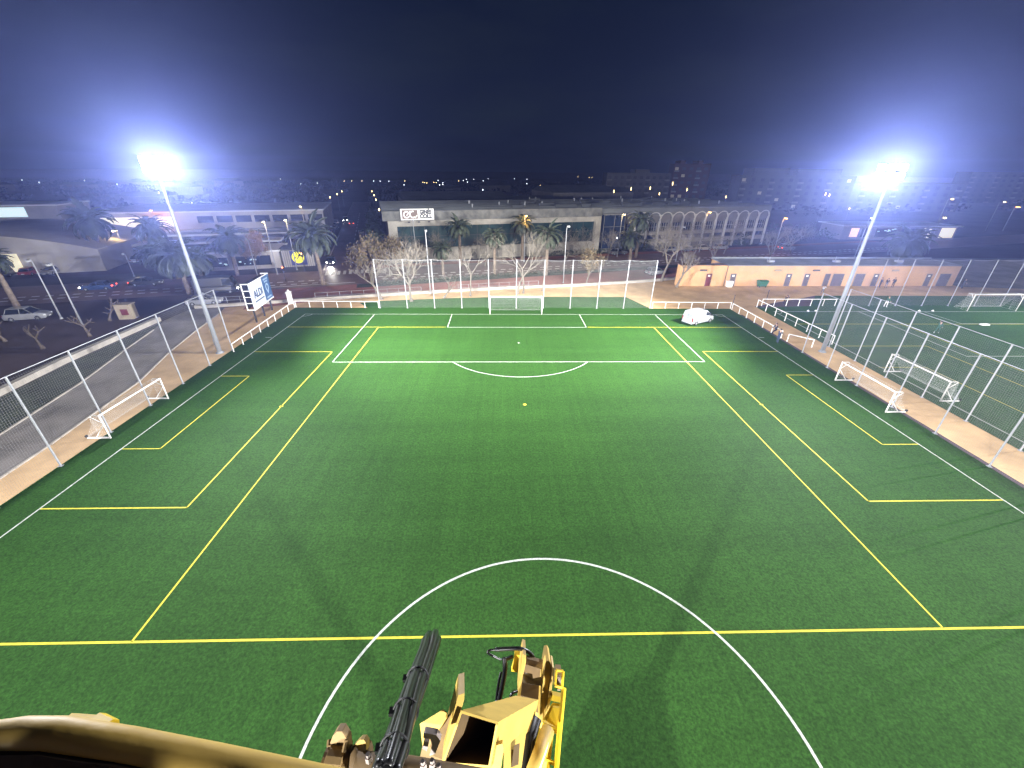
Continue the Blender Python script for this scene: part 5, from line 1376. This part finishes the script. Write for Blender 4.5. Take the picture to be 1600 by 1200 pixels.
def flats(label, loc, rz, L, Dp, H, fl, wallm, lit=0.1, tower=None, seed=1):
    t_ = thing('apartment_block', label, 'building', loc, rz, 'apartment blocks on the far right')
    b = MB(); b.bx(0, L, 0, Dp, 0, H)
    if tower:
        for x0, x1, h in tower:
            b.bx(x0, x1, 0.5, Dp - 0.5, H + 0.001, H + h)
    b.build('wall', wallm, t_)
    rr = random.Random(seed)
    n = int(L / 3.6) if L < 50 else int(L / 4.6)
    b = MB(); b.bx(0, 1.9, -0.06, -0.003, 0, 1.5); wm_ = b.mesh('window', M['far_window'])
    b = MB(); b.bx(0, 1.9, -0.06, -0.003, 0, 1.5); wl_ = b.mesh('lit_window', M['lit_dim'])
    b = MB(); b.bx(-0.3, 2.4, -0.9, -0.065, -0.9, -0.1); bm_ = b.mesh('balcony', M['grey_wall'])
    for f in range(fl):
        z = 1.2 + f * (H - 1) / fl
        for k in range(n):
            x = 0.7 + k * L / n
            lit_ = rr.random() < lit
            put('lit_window' if lit_ else 'window', wl_ if lit_ else wm_, t_).location = (x, 0, z)
            if k % 3 == 0:
                put('balcony', bm_, t_).location = (x, 0, z)
    return t_
flats('brick apartment tower with pale balconies above the factory roof', (97, 208, 0), R(-10), 20, 16, 22.5, 6, M['brick'], 0.10, [(3, 6, 1.6), (13, 15.5, 1.6)], 3)
flats('pale apartment block left of the brick tower', (58, 205, 0), R(-4), 36, 16, 17.5, 5, M['far_wall'], 0.03, [(16, 24, 1.8)], 4)
flats('wide pale apartment block with two roof storeys right of the brick tower', (128, 190, 0), R(-8), 58, 16, 17.0, 5, M['far_wall'], 0.05, [(6, 24, 3.4), (28, 50, 3.2)], 5)
flats('long dim apartment block behind the right floodlight', (196, 190, 0), R(-12), 50, 16, 14, 4, M['far_wall'], 0.05, None, 6)
flats('distant pale slab block at the right edge of the picture', (330, 262, 0), R(-14), 90, 16, 20, 6, M['far_wall'], 0.0, None, 7)
ut = thing('utility_cabinet', 'cream utility cabinet with a dark hatch beside the pollarded tree', 'cabinet', (-53.0, -1.8, 0), R(8))
b = MB(); b.bx(-0.9, 0.9, -0.6, 0.6, 0, 1.9); b.build('housing', M['cream'], ut)
b = MB(); b.bx(-1.0, 1.0, -0.7, 0.7, 1.902, 2.02); b.build('roof', M['cream'], ut)
b = MB(); b.bx(-0.3, 0.55, -0.64, -0.603, 0.6, 1.4); b.build('hatch', M['door_red'], ut)

def barrier(label, p0, p1, n):
    p0, p1 = Vector((*p0, 0)), Vector((*p1, 0)); d = p1 - p0; L = d.length
    t_ = thing('pavement_barrier', label, 'barrier', p0, math.atan2(d.y, d.x), 'metal barriers along the red pavement')
    pm = MB(); pm.tube([(0, 0, 0), (0, 0, 1.0)], 0.03, 6); pm = pm.mesh('post', M['galv'])
    for i in range(n + 1):
        put('post', pm, t_).location = (L * i / n, 0, 0)
    for z in (0.98, 0.45):
        rb = MB(); rb.tube([(0, 0, z), (L, 0, z)], 0.022, 6); rb.build('rail', M['galv'], t_)
barrier('thin metal barrier on the red pavement right of the white gate pillar', (-31.5, 7.6), (-15.5, 11.6), 9)
barrier('thin metal barrier on the red pavement in front of the far goal trees', (-9.5, 13.2), (4.5, 16.2), 8)
barrier('thin metal barrier on the red pavement left of the billboard', (-47.5, 4.6), (-38.5, 6.4), 5)

# ------------------------------------------------------------------ street lamps and signals
def lamp_mesh(H, arm):
    b = MB(); b.tube([(0, 0, 0), (0, 0, H * 0.5), (0, 0, H - 0.4), (0, arm * 0.35, H - 0.06), (0, arm, H)], [0.11, 0.085, 0.06, 0.045, 0.035], 8)
    b.lathe([(0.2, 0), (0.2, 0.03), (0.13, 0.25)], 8)
    return b.mesh('pole', M['galv'], True)
LP = {}
def lamp(label, loc, H=9.6, arm=1.0, face=-PI / 2 + R(16), m='warm_lamp', lit=True, size=1.0, group='street lamps along the avenue and side street'):
    t_ = thing('street_lamp', label, 'street lamp', (*loc, 0), face - PI / 2, group)
    k = (round(H, 1), arm)
    if k not in LP:
        LP[k] = lamp_mesh(H, arm)
    put('pole', LP[k], t_)
    hb2 = MB(); hb2.bx(-0.15 * size, 0.15 * size, arm - 0.1, arm + 0.6 * size, H - 0.04, H + 0.12); hb2.build('lamp_head', M['galv'], t_)
    lb2 = MB(); lb2.bx(-0.13 * size, 0.13 * size, arm - 0.05, arm + 0.56 * size, H - 0.13, H - 0.043); lb2.build('lamp', M[m] if lit else M['head_off'], t_)
    return t_
def bulb(par, x, y, z, col, watt):
    l_ = bpy.data.lights.new('lamp_light', 'POINT'); l_.energy = watt; l_.color = col; l_.shadow_soft_size = 0.3
    o_ = bpy.data.objects.new('lamp_light', l_); COL.objects.link(o_); o_.parent = par; o_.location = (x, y, z)
lamp('unlit pale street lamp rising in front of the factory sign', (-20.5, 34.9), 9.1, 0.9, lit=False)
lamp('white pole street lamp on the pavement left of centre behind the goal fence', (-13.9, 11.0), 10.0, 0.4, lit=False)
q = lamp('lit orange street lamp inside the palm in front of the factory glass', (3.0, 38.3), 9.8, 0.5, m='orange_lamp'); bulb(q, 0, 0.9, 9.1, (1, 0.5, 0.12), 900)
lamp('greenish white pole street lamp on the pavement right of the goal', (9.3, 18.7), 9.9, 0.4, lit=False)
q = lamp('lit street lamp in front of the blue glass stair tower', (25.9, 45.0), 9.65, 0.6, m='warm_lamp'); bulb(q, 0, 0.9, 9.1, (1, 0.7, 0.3), 500)
q = lamp('lit street lamp before the middle of the white factory arches', (48.9, 51.8), 9.65, 0.6, m='orange_lamp'); bulb(q, 0, 0.9, 9.1, (1, 0.6, 0.2), 700)
lamp('unlit slim street lamp behind the bare tree at the pavilion end', (38.6, 40.6), 7.4, 0.4, lit=False)
q = lamp('lit street lamp right of the factory arches above the pavilion roof', (67.0, 49.6), 8.6, 0.4, m='orange_lamp'); bulb(q, 0, 0.9, 8.2, (1, 0.5, 0.15), 900)
q = lamp('lit street lamp in front of the corner kiosk, left of two', (-45.6, 24.6), 9.7, 0.5); bulb(q, 0, 0.9, 9.1, (1, 0.75, 0.35), 500)
q = lamp('lit street lamp in front of the corner kiosk, right of two', (-43.6, 28.7), 9.65, 0.6); bulb(q, 0, 0.9, 9.1, (1, 0.75, 0.35), 500)
lamp('slim unlit street lamp in front of the showroom windows', (-48.5, 22.9), 6.9, 0.4, lit=False)
lamp('short unlit street lamp among the low palms at the left', (-71.3, 22.6), 4.2, 0.3, lit=False)
lamp('tall bright white pole at the left beyond the wire fence', (-56.4, -5.0), 7.9, 0.3, lit=False)
lamp('tall dull white pole at the far left beside the brighter one', (-61.7, -2.2), 7.8, 0.3, lit=False)
q = lamp('lit street lamp behind the crown of the tall palm at the street corner', (-47.0, 44.0), 10.9, 0.6); bulb(q, 0, 0.9, 10.4, (1, 0.6, 0.2), 600)
lamp('white lit street lamp close left of the right floodlight mast', (85.1, 45.7), 9.1, 0.4, m='cool_lamp')
lamp('lit street lamp standing over the bus station roof at right', (139.9, 83.0), 11.5, 0.8)
lamp('lit street lamp at the right end of the bus station', (120.1, 63.1), 7.8, 0.6)
lamp('lit street lamp far right above the dark yard', (177.6, 101.0), 9.8, 1.0)
q = lamp('orange street lamp shining in a tree at the far right', (183.0, 100.0), 8.2, 0.4, m='orange_lamp', size=1.6)
q = lamp('orange lamp glowing against the pale warehouse wall', (-91.0, 58.0), 8.6, 0.3, m='orange_lamp'); bulb(q, 0, -1.2, 7.6, (1, 0.32, 0.06), 700)
q = lamp('lit yellow street lamp beside the curved hall', (-84.5, 38.0), 6.3, 0.3, m='warm_lamp', size=1.8); bulb(q, 0, 0.9, 5.9, (1, 0.75, 0.3), 300)
M['far_warm'] = glow('far_lamp_warm', (1.0, 0.70, 0.28), 12)
M['far_cool'] = glow('far_lamp_white', (0.85, 0.93, 1.0), 10)
FM = {}
FARL = {'a': 'street lamp glowing warm in the row at the far end of the side street', 'b': 'distant street lamp glowing white on the dark plain above the factory roof', 'c': 'distant street lamp glowing amber on the dark plain above the factory roof',
        'd': 'faint distant street lamp on the dark plain at the left behind the warehouse', 'e': 'lit street lamp among the far apartment blocks at the right', 'f': 'lit street lamp by the dark hedge on the right of the side street'}
for x, y, H, k in [(-154.8, 390.0, 7.5, 'a'), (-148.3, 392.5, 7.5, 'a'), (-139.4, 395.8, 7.5, 'a'), (-129.1, 399.7, 7.5, 'b'), (-120.2, 390.2, 7.5, 'b'), (-112.5, 393.0, 7.5, 'b'), (-100.6, 410.4, 7.5, 'a'), (-77.5, 296.6, 7.5, 'b'), (-75.5, 370.5, 7.5, 'c'), (-72.2, 360.8, 7.5, 'c'), (-68.9, 351.6, 7.5, 'c'), (-65.8, 373.8, 7.5, 'c'), (-62.2, 364.1, 7.5, 'c'), (-72.4, 450.1, 7.5, 'b'), (-51.1, 303.8, 7.5, 'b'), (-55.2, 355.9, 7.5, 'b'), (-49.6, 312.2, 7.5, 'b'), (-48.7, 436.9, 7.5, 'c'), (-45.5, 460.8, 7.5, 'b'), (-45.9, 512.9, 7.5, 'b'), (-35.7, 389.6, 7.5, 'b'), (-37.8, 526.2, 7.5, 'b'), (-22.6, 446.9, 7.5, 'b'), (-20.7, 565.8, 7.5, 'b'), (15.1, 582.8, 7.5, 'b'), (31.6, 557.4, 7.5, 'b'), (20.3, 354.4, 7.5, 'b'), (28.4, 305.9, 7.5, 'c'), (36.9, 297.1, 7.5, 'c'), (39.5, 301.4, 7.5, 'c'), (43.8, 281.9, 7.5, 'b'), (-13.7, 220.7, 7.5, 'b'), (-74.6, 135.0, 7.5, 'a'), (-80.4, 159.9, 7.5, 'a'), (-87.3, 186.4, 7.5, 'a'), (-72.1, 189.1, 7.5, 'f'), (-61.1, 153.1, 7.5, 'f'), (-51.9, 122.2, 7.5, 'f'), (-38.9, 77.6, 7.5, 'f'), (-403.5, 335.5, 7.5, 'd'), (-335.0, 279.6, 7.5, 'd'), (-350.3, 333.3, 7.5, 'd'), (-261.3, 256.5, 7.5, 'd'), (-163.4, 159.6, 7.5, 'd'), (-237.6, 436.4, 7.5, 'd'), (-158.2, 301.4, 7.5, 'd'), (-152.9, 320.4, 7.5, 'd'), (-105.9, 95.5, 7.5, 'd'), (-123.7, 56.3, 7.5, 'd'), (-124.2, 73.4, 7.5, 'd'), (103.9, 583.0, 10.6, 'e'), (119.7, 583.0, 9.8, 'e'), (123.8, 583.0, 9.4, 'e'), (65.7, 290.4, 7.5, 'e'), (40.2, 113.0, 11.6, 'e'), (46.6, 113.0, 12.5, 'e'), (53.8, 113.0, 12.8, 'e'), (57.6, 113.0, 10.9, 'e'), (67.8, 113.0, 12.4, 'e'), (83.3, 113.0, 10.0, 'e'), (62.0, 113.0, 14.4, 'e'), (121.5, 113.0, 11.3, 'e'), (123.2, 113.0, 10.9, 'e'), (118.6, 95.1, 7.5, 'e')]:
    mk = 'far_cool' if k in 'bd' else 'far_warm'
    if mk not in FM:
        b = MB(); b.tube([(0, 0, 0), (0, 0, 8)], 0.09, 5); b.cur = 1
        b.lathe([(0.05, 8), (0.42, 8.12), (0.50, 8.4), (0.30, 8.7), (0.04, 8.8)], 8)
        FM[mk] = b.mesh('far_street_lamp', [M['galv'], M[mk]])
    o = tag(put('far_street_lamp', FM[mk]), FARL[k], 'street lamp', {'a': 'lamps at the end of the side street', 'b': 'white lamps on the dark plain', 'c': 'amber lamps on the dark plain', 'd': 'faint lamps on the left plain', 'e': 'lamps among the far apartment blocks', 'f': 'lamps by the hedge of the side street'}[k])
    o.location = (x, y, 0); f_ = max(1.0, math.hypot(x + 2, y + 57) / 380) * (0.2 if k == 'e' else 0.34); o.scale = (f_, f_, H / 8.4)
M['red_lamp'] = glow('signal_red', (1.0, 0.12, 0.04), 22)
M['amber_lamp'] = glow('signal_amber', (1.0, 0.42, 0.12), 22)
def signal(label, loc, H, m, rz=0.0):
    t_ = thing('traffic_light', label, 'traffic light', (*loc, 0), rz, 'traffic lights at the street corner')
    b = MB(); b.tube([(0, 0, 0), (0, 0, H)], 0.06, 8); b.build('pole', M['dark_metal'], t_)
    b = MB(); b.bx(-0.16, 0.16, -0.14, 0.14, H - 0.05, H + 0.85); b.build('signal_head', M['dark_metal'], t_)
    for k, z in enumerate((0.13, 0.40, 0.67)):
        b = MB(); b.lathe([(0.02, -0.19), (0.11, -0.19), (0.11, -0.142)], 10, (0, 0, H + z), 'Y'); b.build('lens', M[m] if k == 2 else M['glass'], t_)
signal('traffic light with a glowing orange lens at the mouth of the side street', (-42.0, 28.7), 2.6, 'amber_lamp', R(10))
signal('low traffic light with a glowing red lens left of the side street crossing', (-41.4, 19.0), 1.9, 'red_lamp', R(10))

# ------------------------------------------------------------------ palms
def frond_bm(b, L, az, el, droop, rr):
    n = 9; p = Vector((0, 0, 0)); pts = [p.copy()]; a = el
    for i in range(n):
        a -= droop * (0.35 + i / n) / n * 2.0
        p = p + Vector((math.cos(az) * math.cos(a), math.sin(az) * math.cos(a), math.sin(a))) * L / n
        pts.append(p.copy())
    side = Vector((-math.sin(az), math.cos(az), 0))
    b.tube(pts, [0.035 * (1 - i / (n + 1)) + 0.008 for i in range(n + 1)], 3, False)
    for i in range(n):
        for h in range(3):
            f = i + h / 3
            if f < 0.8: continue
            q = pts[i].lerp(pts[i + 1], h / 3); d = (pts[i + 1] - pts[i]).normalized()
            ln = L * 0.20 * math.sin(PI * min(1, 0.18 + 0.80 * f / n)) * rr.uniform(0.8, 1.15)
            up = side.cross(d).normalized()
            for sg_ in (-1, 1):
                tip = q + side * sg_ * ln * 0.74 + d * ln * 0.60 - up * ln * 0.16 * rr.uniform(0.2, 1.6) * (1 if up.z > 0 else -1)
                w_ = d * 0.045
                b.quad(q - w_, q + w_, tip + w_ * 0.3, tip - w_ * 0.3)
def palm_crown(seed, n=46, flat=0.0):
    rr = random.Random(seed); b = MB()
    for i in range(n):
        f = i / n
        el = R(82 - 105 * f ** 0.9) + rr.uniform(-0.14, 0.14) - flat
        frond_bm(b, rr.uniform(0.85, 1.05), i * 2.39996 + rr.uniform(-0.2, 0.2), el, rr.uniform(0.9, 1.5) * (0.75 + 0.3 * f), rr)
    return b
def scale_mb(b, k):
    b.v = [(x * k, y * k, z * k) for x, y, z in b.v]
CR = []
for sd in (1, 2, 3):
    c = palm_crown(sd); CR.append(c.mesh('crown', M['frond']))
def palm(label, loc, H, fl, seed, leanx=0.0, leany=0.0, r=0.30):
    t_ = thing('palm_tree', label, 'palm tree', (*loc, 0), 0, 'palm trees along the avenue')
    b = MB(); n = 14; rr = random.Random(seed); pts = []; rad = []
    for i in range(n + 1):
        f = i / n
        pts.append((leanx * f * f, leany * f * f, H * f)); rad.append(r * (1.25 - 0.45 * f + (0.55 if f > 0.9 else 0)) * (1.0 + (0.07 if i % 2 else -0.05)))
    b.tube(pts, rad, 10)
    for i in range(30):                                  # stubs of cut fronds under the crown
        a = rr.uniform(0, 2 * PI); z = H * rr.uniform(0.80, 1.0); q = Vector((leanx, leany, z)); d = Vector((math.cos(a), math.sin(a), 0.5))
        b.tube([q + d * r * 0.7, q + d * (r * 0.7 + 0.38)], [0.07, 0.03], 4)
    b.build('trunk', M['palm_trunk'], t_)
    o = put('crown', CR[seed % 3], t_); o.location = (leanx, leany, H); o.scale = (fl, fl, fl * 0.96); o.rotation_euler = (0, 0, seed * 1.3)
    return t_
palm('tallest palm standing on the pavement corner left of the side street', (-33.8, 16.8), 8.3, 5.0, 1, -0.4)
palm('palm with dark crown in front of the white canopies and showroom', (-52.8, 23.9), 6.7, 4.3, 2)
palm('palm in front of the lit cream warehouse sign', (-70.4, 29.4), 7.9, 4.2, 3)
palm('large palm with a wide dark crown beside the curved hall', (-84.0, 32.2), 8.8, 5.3, 4)
palm('palm with a lit scaly trunk just left of the left floodlight mast', (-52.8, 10.2), 6.2, 4.8, 5, -0.3)
palm('slender palm at the left edge in front of the hall annex', (-72.8, 3.0), 6.9, 3.0, 6)
palm('palm touching the factory parapet right of the sign', (-10.9, 33.8), 7.8, 3.4, 7)
palm('short slim palm in front of the factory between two bare trees', (-13.5, 24.6), 4.9, 2.8, 8, 0, 0, 0.24)
palm('slim palm left of the forked bare tree behind the goal', (-3.4, 23.7), 7.3, 2.9, 9, 0, 0, 0.24)
palm('full green palm on the verge in front of the factory glazing right of the goal', (6.7, 24.9), 7.5, 3.7, 10)
palm('palm lit orange from inside by a street lamp before the factory glass', (2.6, 39.6), 7.9, 3.5, 11)
palm('palm standing before the first white factory arches', (30.2, 44.3), 8.3, 3.7, 12)
palm('lower palm leaning under the palm by the first factory arches', (27.6, 40.0), 5.0, 3.4, 13, -0.6)
palm('broad palm showing its crown over the pavilion roof at right', (85.5, 33.5), 5.6, 5.6, 14)
palm('squat palm left of the scaly trunked palm, nearest the avenue', (-62.0, 21.0), 3.4, 4.3, 15)
palm('squat palm behind the short unlit street lamp', (-68.5, 25.5), 3.6, 4.0, 16)
palm('squat palm behind the scaly trunked palm', (-58.0, 21.5), 3.6, 4.2, 17)
palm('small palm at the left pavement corner of the factory behind the leafy tree', (-27.5, 30.5), 5.2, 3.2, 18)

# ------------------------------------------------------------------ bare and leafy trees
def bare_tree(label, loc, H, spread, seed, trunk=0.35, r0=0.20, fork=3, depth=5, leaves=0, leafm='dry_leaf', bark='bark', group='bare trees behind the far goal', name='bare_tree', up=0.35, tw=1.0):
    t_ = thing(name, label, 'tree', (*loc, 0), 0, group)
    rr = random.Random(seed); tb = MB(); cb = MB(); lv = MB()
    def leaf(p, k):
        for _ in range(k):
            q = p + Vector((rr.gauss(0, 0.28), rr.gauss(0, 0.28), rr.gauss(0, 0.22)))
            a = Vector((rr.gauss(0, 1), rr.gauss(0, 1), rr.gauss(0, 1))).normalized() * rr.uniform(0.10, 0.20); c = a.orthogonal().normalized() * a.length * 0.8
            lv.quad(q - a, q + c * 0.6, q + a, q - c)
    def grow(p, d, ln, r, dep, b):
        pts = [p]; q = p; dd = d.copy()
        ns = 3
        for i in range(ns):
            dd = (dd + Vector((rr.gauss(0, 0.14), rr.gauss(0, 0.14), rr.gauss(0.03, 0.10)))).normalized(); q = q + dd * ln / ns; pts.append(q)
        b.tube(pts, [r * (1 - 0.35 * i / ns) for i in range(ns + 1)], 6 if r > 0.06 else (4 if r > 0.02 else 3), False)
        if dep == 0:
            if leaves: leaf(q, leaves)
            return
        nb2 = fork if dep > 2 else rr.choice((2, 3, 3))
        for k in range(nb2):
            az = 2 * PI * k / nb2 + rr.uniform(-0.6, 0.6); tilt = rr.uniform(0.35, 0.85) * spread
            u = dd.orthogonal().normalized(); v = dd.cross(u)
            nd = (dd * math.cos(tilt) + (u * math.cos(az) + v * math.sin(az)) * math.sin(tilt) + Vector((0, 0, up * 0.35))).normalized()
            grow(q, nd, ln * rr.uniform(0.62, 0.86), r * 0.60, dep - 1, cb)
        if dep <= 3:
            for _ in range(2):
                f = rr.randrange(1, ns + 1); nd = (dd + Vector((rr.gauss(0, 0.8), rr.gauss(0, 0.8), rr.gauss(0.2, 0.5)))).normalized()
                grow(pts[f], nd, ln * 0.5, r * 0.4, max(0, dep - 2), cb)
    tl = H * trunk
    grow(Vector((0, 0, 0)), Vector((rr.uniform(-0.06, 0.06), rr.uniform(-0.06, 0.06), 1)).normalized(), tl, r0, depth, tb)
    # fit the crown to the wanted height
    top = max(v[2] for v in cb.v); k = (H - tl) / max(0.1, top - tl)
    for b in (cb, lv):
        b.v = [(x, y, tl + (z - tl) * k) if z > tl else (x, y, z) for x, y, z in b.v]
    tb.lathe([(r0 * 1.5, 0), (r0 * 1.1, 0.25), (r0 * 1.0, 0.4)], 8)
    tb.build('trunk', M[bark], t_, True)
    c = cb.build('crown', M[bark], t_)
    if leaves: lv.build('leaves', M[leafm], t_)
    return t_
bare_tree('wide bare tree with a pale forked trunk at the left end of the turf strip', (-16.2, 6.6), 9.6, 1.15, 21, 0.26, 0.22, 3, 6)
bare_tree('small bare pollarded tree on the turf strip, second from the left', (-11.3, 8.4), 3.7, 1.0, 22, 0.38, 0.13, 3, 3)
bare_tree('tall narrow bare tree with a thin grey trunk left of the goal', (-7.2, 9.6), 8.6, 0.95, 23, 0.40, 0.15, 3, 5)
t2 = bare_tree('big bare tree forking from the ground behind the middle of the goal', (0.6, 11.1), 10.0, 0.85, 24, 0.30, 0.20, 3, 6)
bare_tree('bare tree leaning right beside the big forked one behind the goal', (1.6, 11.4), 9.6, 0.75, 25, 0.42, 0.16, 2, 5)
bare_tree('thin young tree near the kerb wall just right of the goal', (4.9, 12.9), 5.0, 0.7, 26, 0.5, 0.09, 2, 4)
bare_tree('small tree with yellowish leaves on the verge right of the goal', (13.5, 18.2), 6.4, 1.1, 27, 0.25, 0.15, 3, 4, 6, group='leafy trees along the avenue', name='leafy_tree')
bare_tree('thin bare sapling behind the right half of the goal fence', (15.5, 16.6), 4.0, 0.6, 28, 0.5, 0.08, 2, 4)
bare_tree('tall bare tree with a thick pale trunk right of the goal fence', (28.2, 20.4), 10.2, 1.0, 29, 0.33, 0.26, 3, 6)
bare_tree('bare tree with clustered stems against the left end of the pavilion', (29.4, 15.9), 6.2, 0.55, 30, 0.35, 0.22, 3, 5)
bare_tree('wide bare tree rising behind the pavilion roof before the last arches', (59.3, 38.0), 8.4, 1.25, 31, 0.22, 0.2, 3, 6)
bare_tree('bare tree behind the left end of the pavilion roof', (44.0, 33.0), 7.2, 1.0, 32, 0.3, 0.17, 3, 6)
bare_tree('bare tree between the verge and the blue glass stair tower', (16.4, 33.0), 8.6, 1.0, 33, 0.3, 0.16, 3, 6)
bare_tree('bare tree in front of the left white frame of the factory', (-20.5, 26.5), 8.0, 1.1, 34, 0.3, 0.16, 3, 6)
bare_tree('bare tree before the factory wall left of the orange lit palm', (-5.5, 33.5), 7.4, 1.2, 35, 0.3, 0.15, 3, 6)
bare_tree('bare tree behind the fence top at the right end of the goal net', (36.0, 30.0), 8.8, 1.0, 36, 0.3, 0.16, 3, 6)
bare_tree('pale trunked leafless tree close behind the left post of the goal net fence', (-21.2, 7.6), 6.2, 0.9, 37, 0.45, 0.24, 3, 4)
bare_tree('spreading tree with sparse orange leaves at the corner of the side street', (-25.6, 19.0), 8.4, 1.25, 38, 0.22, 0.17, 3, 5, 3, group='leafy trees along the avenue', name='leafy_tree')
bare_tree('leafy tree with yellow tips behind the spreading orange tree', (-23.6, 23.5), 7.4, 1.2, 39, 0.25, 0.15, 3, 5, 3, group='leafy trees along the avenue', name='leafy_tree')
bare_tree('brown shaggy tree beside the corner kiosk', (-51.5, 28.0), 7.2, 0.7, 40, 0.22, 0.2, 3, 5, 10, 'brown_leaf', 'bark_dark', 'leafy trees along the avenue', 'leafy_tree')
for lab, loc, H, sd in (('fine twigged bare tree before the left end of the factory arches', (37.5, 46.0), 8.2, 61), ('fine twigged bare tree before the middle of the factory arches', (45.5, 47.0), 8.6, 62), ('fine twigged bare tree before the right end of the factory arches', (54.5, 50.0), 8.8, 63),
        ('bare tree right of the lit street lamp past the factory arches', (72.0, 50.5), 8.0, 64), ('bare tree in front of the second window of the factory glazing', (-14.2, 30.0), 7.8, 65), ('bare tree in front of the right half of the factory glazing', (11.0, 31.0), 8.2, 66), ('bare tree before the right corner pier of the white factory frame', (21.5, 37.0), 7.6, 67)):
    bare_tree(lab, loc, H, 1.1, sd, 0.26, 0.15, 3, 6, group='bare trees along the factory front')
for lab, loc, H, sd in (('pollarded stump tree beside the cream utility cabinet', (-54.6, -3.0), 3.2, 51), ('pollarded stump tree with short thick arms nearest the left edge', (-54.0, -12.7), 3.0, 52), ('pollarded stump tree by the foot of the bright white pole', (-52.2, -8.8), 2.8, 53),
        ('pollarded stump tree on the dark ground left of the white car', (-60.5, -10.5), 2.6, 54)):
    bare_tree(lab, loc, H, 1.1, sd, 0.45, 0.16, 3, 2, bark='bark_dark', group='pollarded trees beyond the service path')

# ------------------------------------------------------------------ hedges and the dark far country
def leaf_mass(name, m, clumps, seed, per, size):
    rr = random.Random(seed); b = MB()
    for x, y, z, rx, rz in clumps:
        for _ in range(per):
            a = rr.uniform(0, 2 * PI); h = rr.uniform(-1, 1); q = rr.uniform(0.55, 1.0)
            p = Vector((x + rx * q * math.cos(a) * math.sqrt(1 - h * h), y + rx * q * math.sin(a) * math.sqrt(1 - h * h), max(0.1, z + rz * q * h)))
            u = Vector((rr.gauss(0, 1), rr.gauss(0, 1), rr.gauss(0, 1))).normalized() * size * rr.uniform(0.6, 1.2); v = u.orthogonal().normalized() * u.length * 0.8
            b.quad(p - u, p + v * 0.6, p + u, p - v)
    return b.build(name, m)
rr = random.Random(77)
cl = []
for k in range(70):
    x, y, _ = A(-25.8 + rr.uniform(-1.6, 0.6), 14 + k * 0.95); cl.append((x, y, rr.uniform(2.0, 5.2), rr.uniform(1.0, 1.8), rr.uniform(1.4, 2.2)))
tag(leaf_mass('tall_hedge', M['hedge'], cl, 1, 90, 0.26), 'tall dark hedge lining the right side of the side street beside the factory', 'hedge')
cl = []
for k in range(50):
    x, y, _ = A(-26 + k * 0.75, -6.0); cl.append((x, y, 0.35, rr.uniform(0.5, 0.9), 0.45))
tag(leaf_mass('low_hedge', M['hedge'], cl, 2, 70, 0.11), 'low dark hedge between the avenue and the red pavement behind the goal', 'hedge')
cl = []
for k in range(40):
    x, y, _ = A(8 + k * 1.1, 12.4); cl.append((x, y, 0.5, rr.uniform(0.6, 1.0), 0.7))
tag(leaf_mass('low_hedge', M['hedge'], cl, 3, 60, 0.14), 'low dark hedge at the foot of the factory and its blue glass stair tower', 'hedge')
cl = []
for k in range(1100):
    s_, t_ = rr.uniform(-620, 700), 75 + 560 * rr.random() ** 1.3
    if (s_ < -46 and t_ < 130) or -46 < s_ < -24 or (-110 < s_ < 120 and t_ < 95) or (0 < s_ < 290 and 100 < t_ < 205):
        continue
    x, y, _ = A(s_, t_); h = rr.uniform(1.3, 2.6); cl.append((x, y, h, rr.uniform(5, 13), h))
M['wood_leaf'] = mat('far_wood_leaf', (0.007, 0.008, 0.009), 0.9, var=0.5, scale=0.1)
o = leaf_mass('far_woods', M['wood_leaf'], cl, 4, 46, 1.0); o['kind'] = 'stuff'; o['label'] = 'dark trees spread over the plain towards the horizon'
cl = []
for s0, t0, n in ((-140, 30, 40), (-100, 48, 25), (90, 20, 40), (105, 30, 40), (60, 17, 16)):
    for k in range(n):
        x, y, _ = A(s0 + rr.uniform(-22, 22), t0 + rr.uniform(-7, 7)); h = rr.uniform(0.9, 2.0); cl.append((x, y, h, rr.uniform(1, 2.4), h))
o = leaf_mass('undergrowth', M['hedge'], cl, 5, 46, 0.34); o['kind'] = 'stuff'; o['label'] = 'dark shrubs beyond the avenue'
hm = {}
for i in range(26):
    s_ = rr.uniform(-420, 460); t_ = rr.uniform(150, 480)
    if -52 < s_ < -18 or (-10 < s_ < 300 and t_ < 260): continue
    if not hm:
        b = MB(); b.bx(-7, 7, -5, 5, 0, 5); hm['w'] = b.mesh('wall', M['grey_wall'])
        b = MB(); b.extrude([(-7.4, -5.4, 5.002), (-7.4, 0, 7.2), (-7.4, 5.4, 5.002)], (14.8, 0, 0)); hm['r'] = b.mesh('roof', M['roof_dark'])
    t2 = thing('distant_house', 'dim low house with a ridged roof far off among the dark trees', 'house', A(s_, t_), ALG + rr.uniform(-0.4, 0.4), 'distant houses on the plain')
    put('wall', hm['w'], t2); put('roof', hm['r'], t2)
    f_ = rr.uniform(0.8, 1.9); t2.scale = (f_, f_, rr.uniform(0.8, 1.2))

# ------------------------------------------------------------------ night air: one box of thin haze round everything
hz = bpy.data.materials.new('night_haze'); hz.use_nodes = True
n_ = hz.node_tree.nodes; n_.clear()
ho = n_.new('ShaderNodeOutputMaterial'); pvn = n_.new('ShaderNodeVolumePrincipled')
pvn.inputs['Color'].default_value = (0.33, 0.42, 1.0, 1)
pvn.inputs['Density'].default_value = 0.0007
pvn.inputs['Anisotropy'].default_value = 0.78
hz.node_tree.links.new(pvn.outputs['Volume'], ho.inputs['Volume'])
try:
    hz.cycles.volume_sampling = 'MULTIPLE_IMPORTANCE'
except Exception:
    pass
b = MB(); b.bx(-900, 900, -390, 1150, -1, 42)
o = b.build('haze', hz); o['kind'] = 'stuff'; o['label'] = 'thin night haze lit by the floodlights'
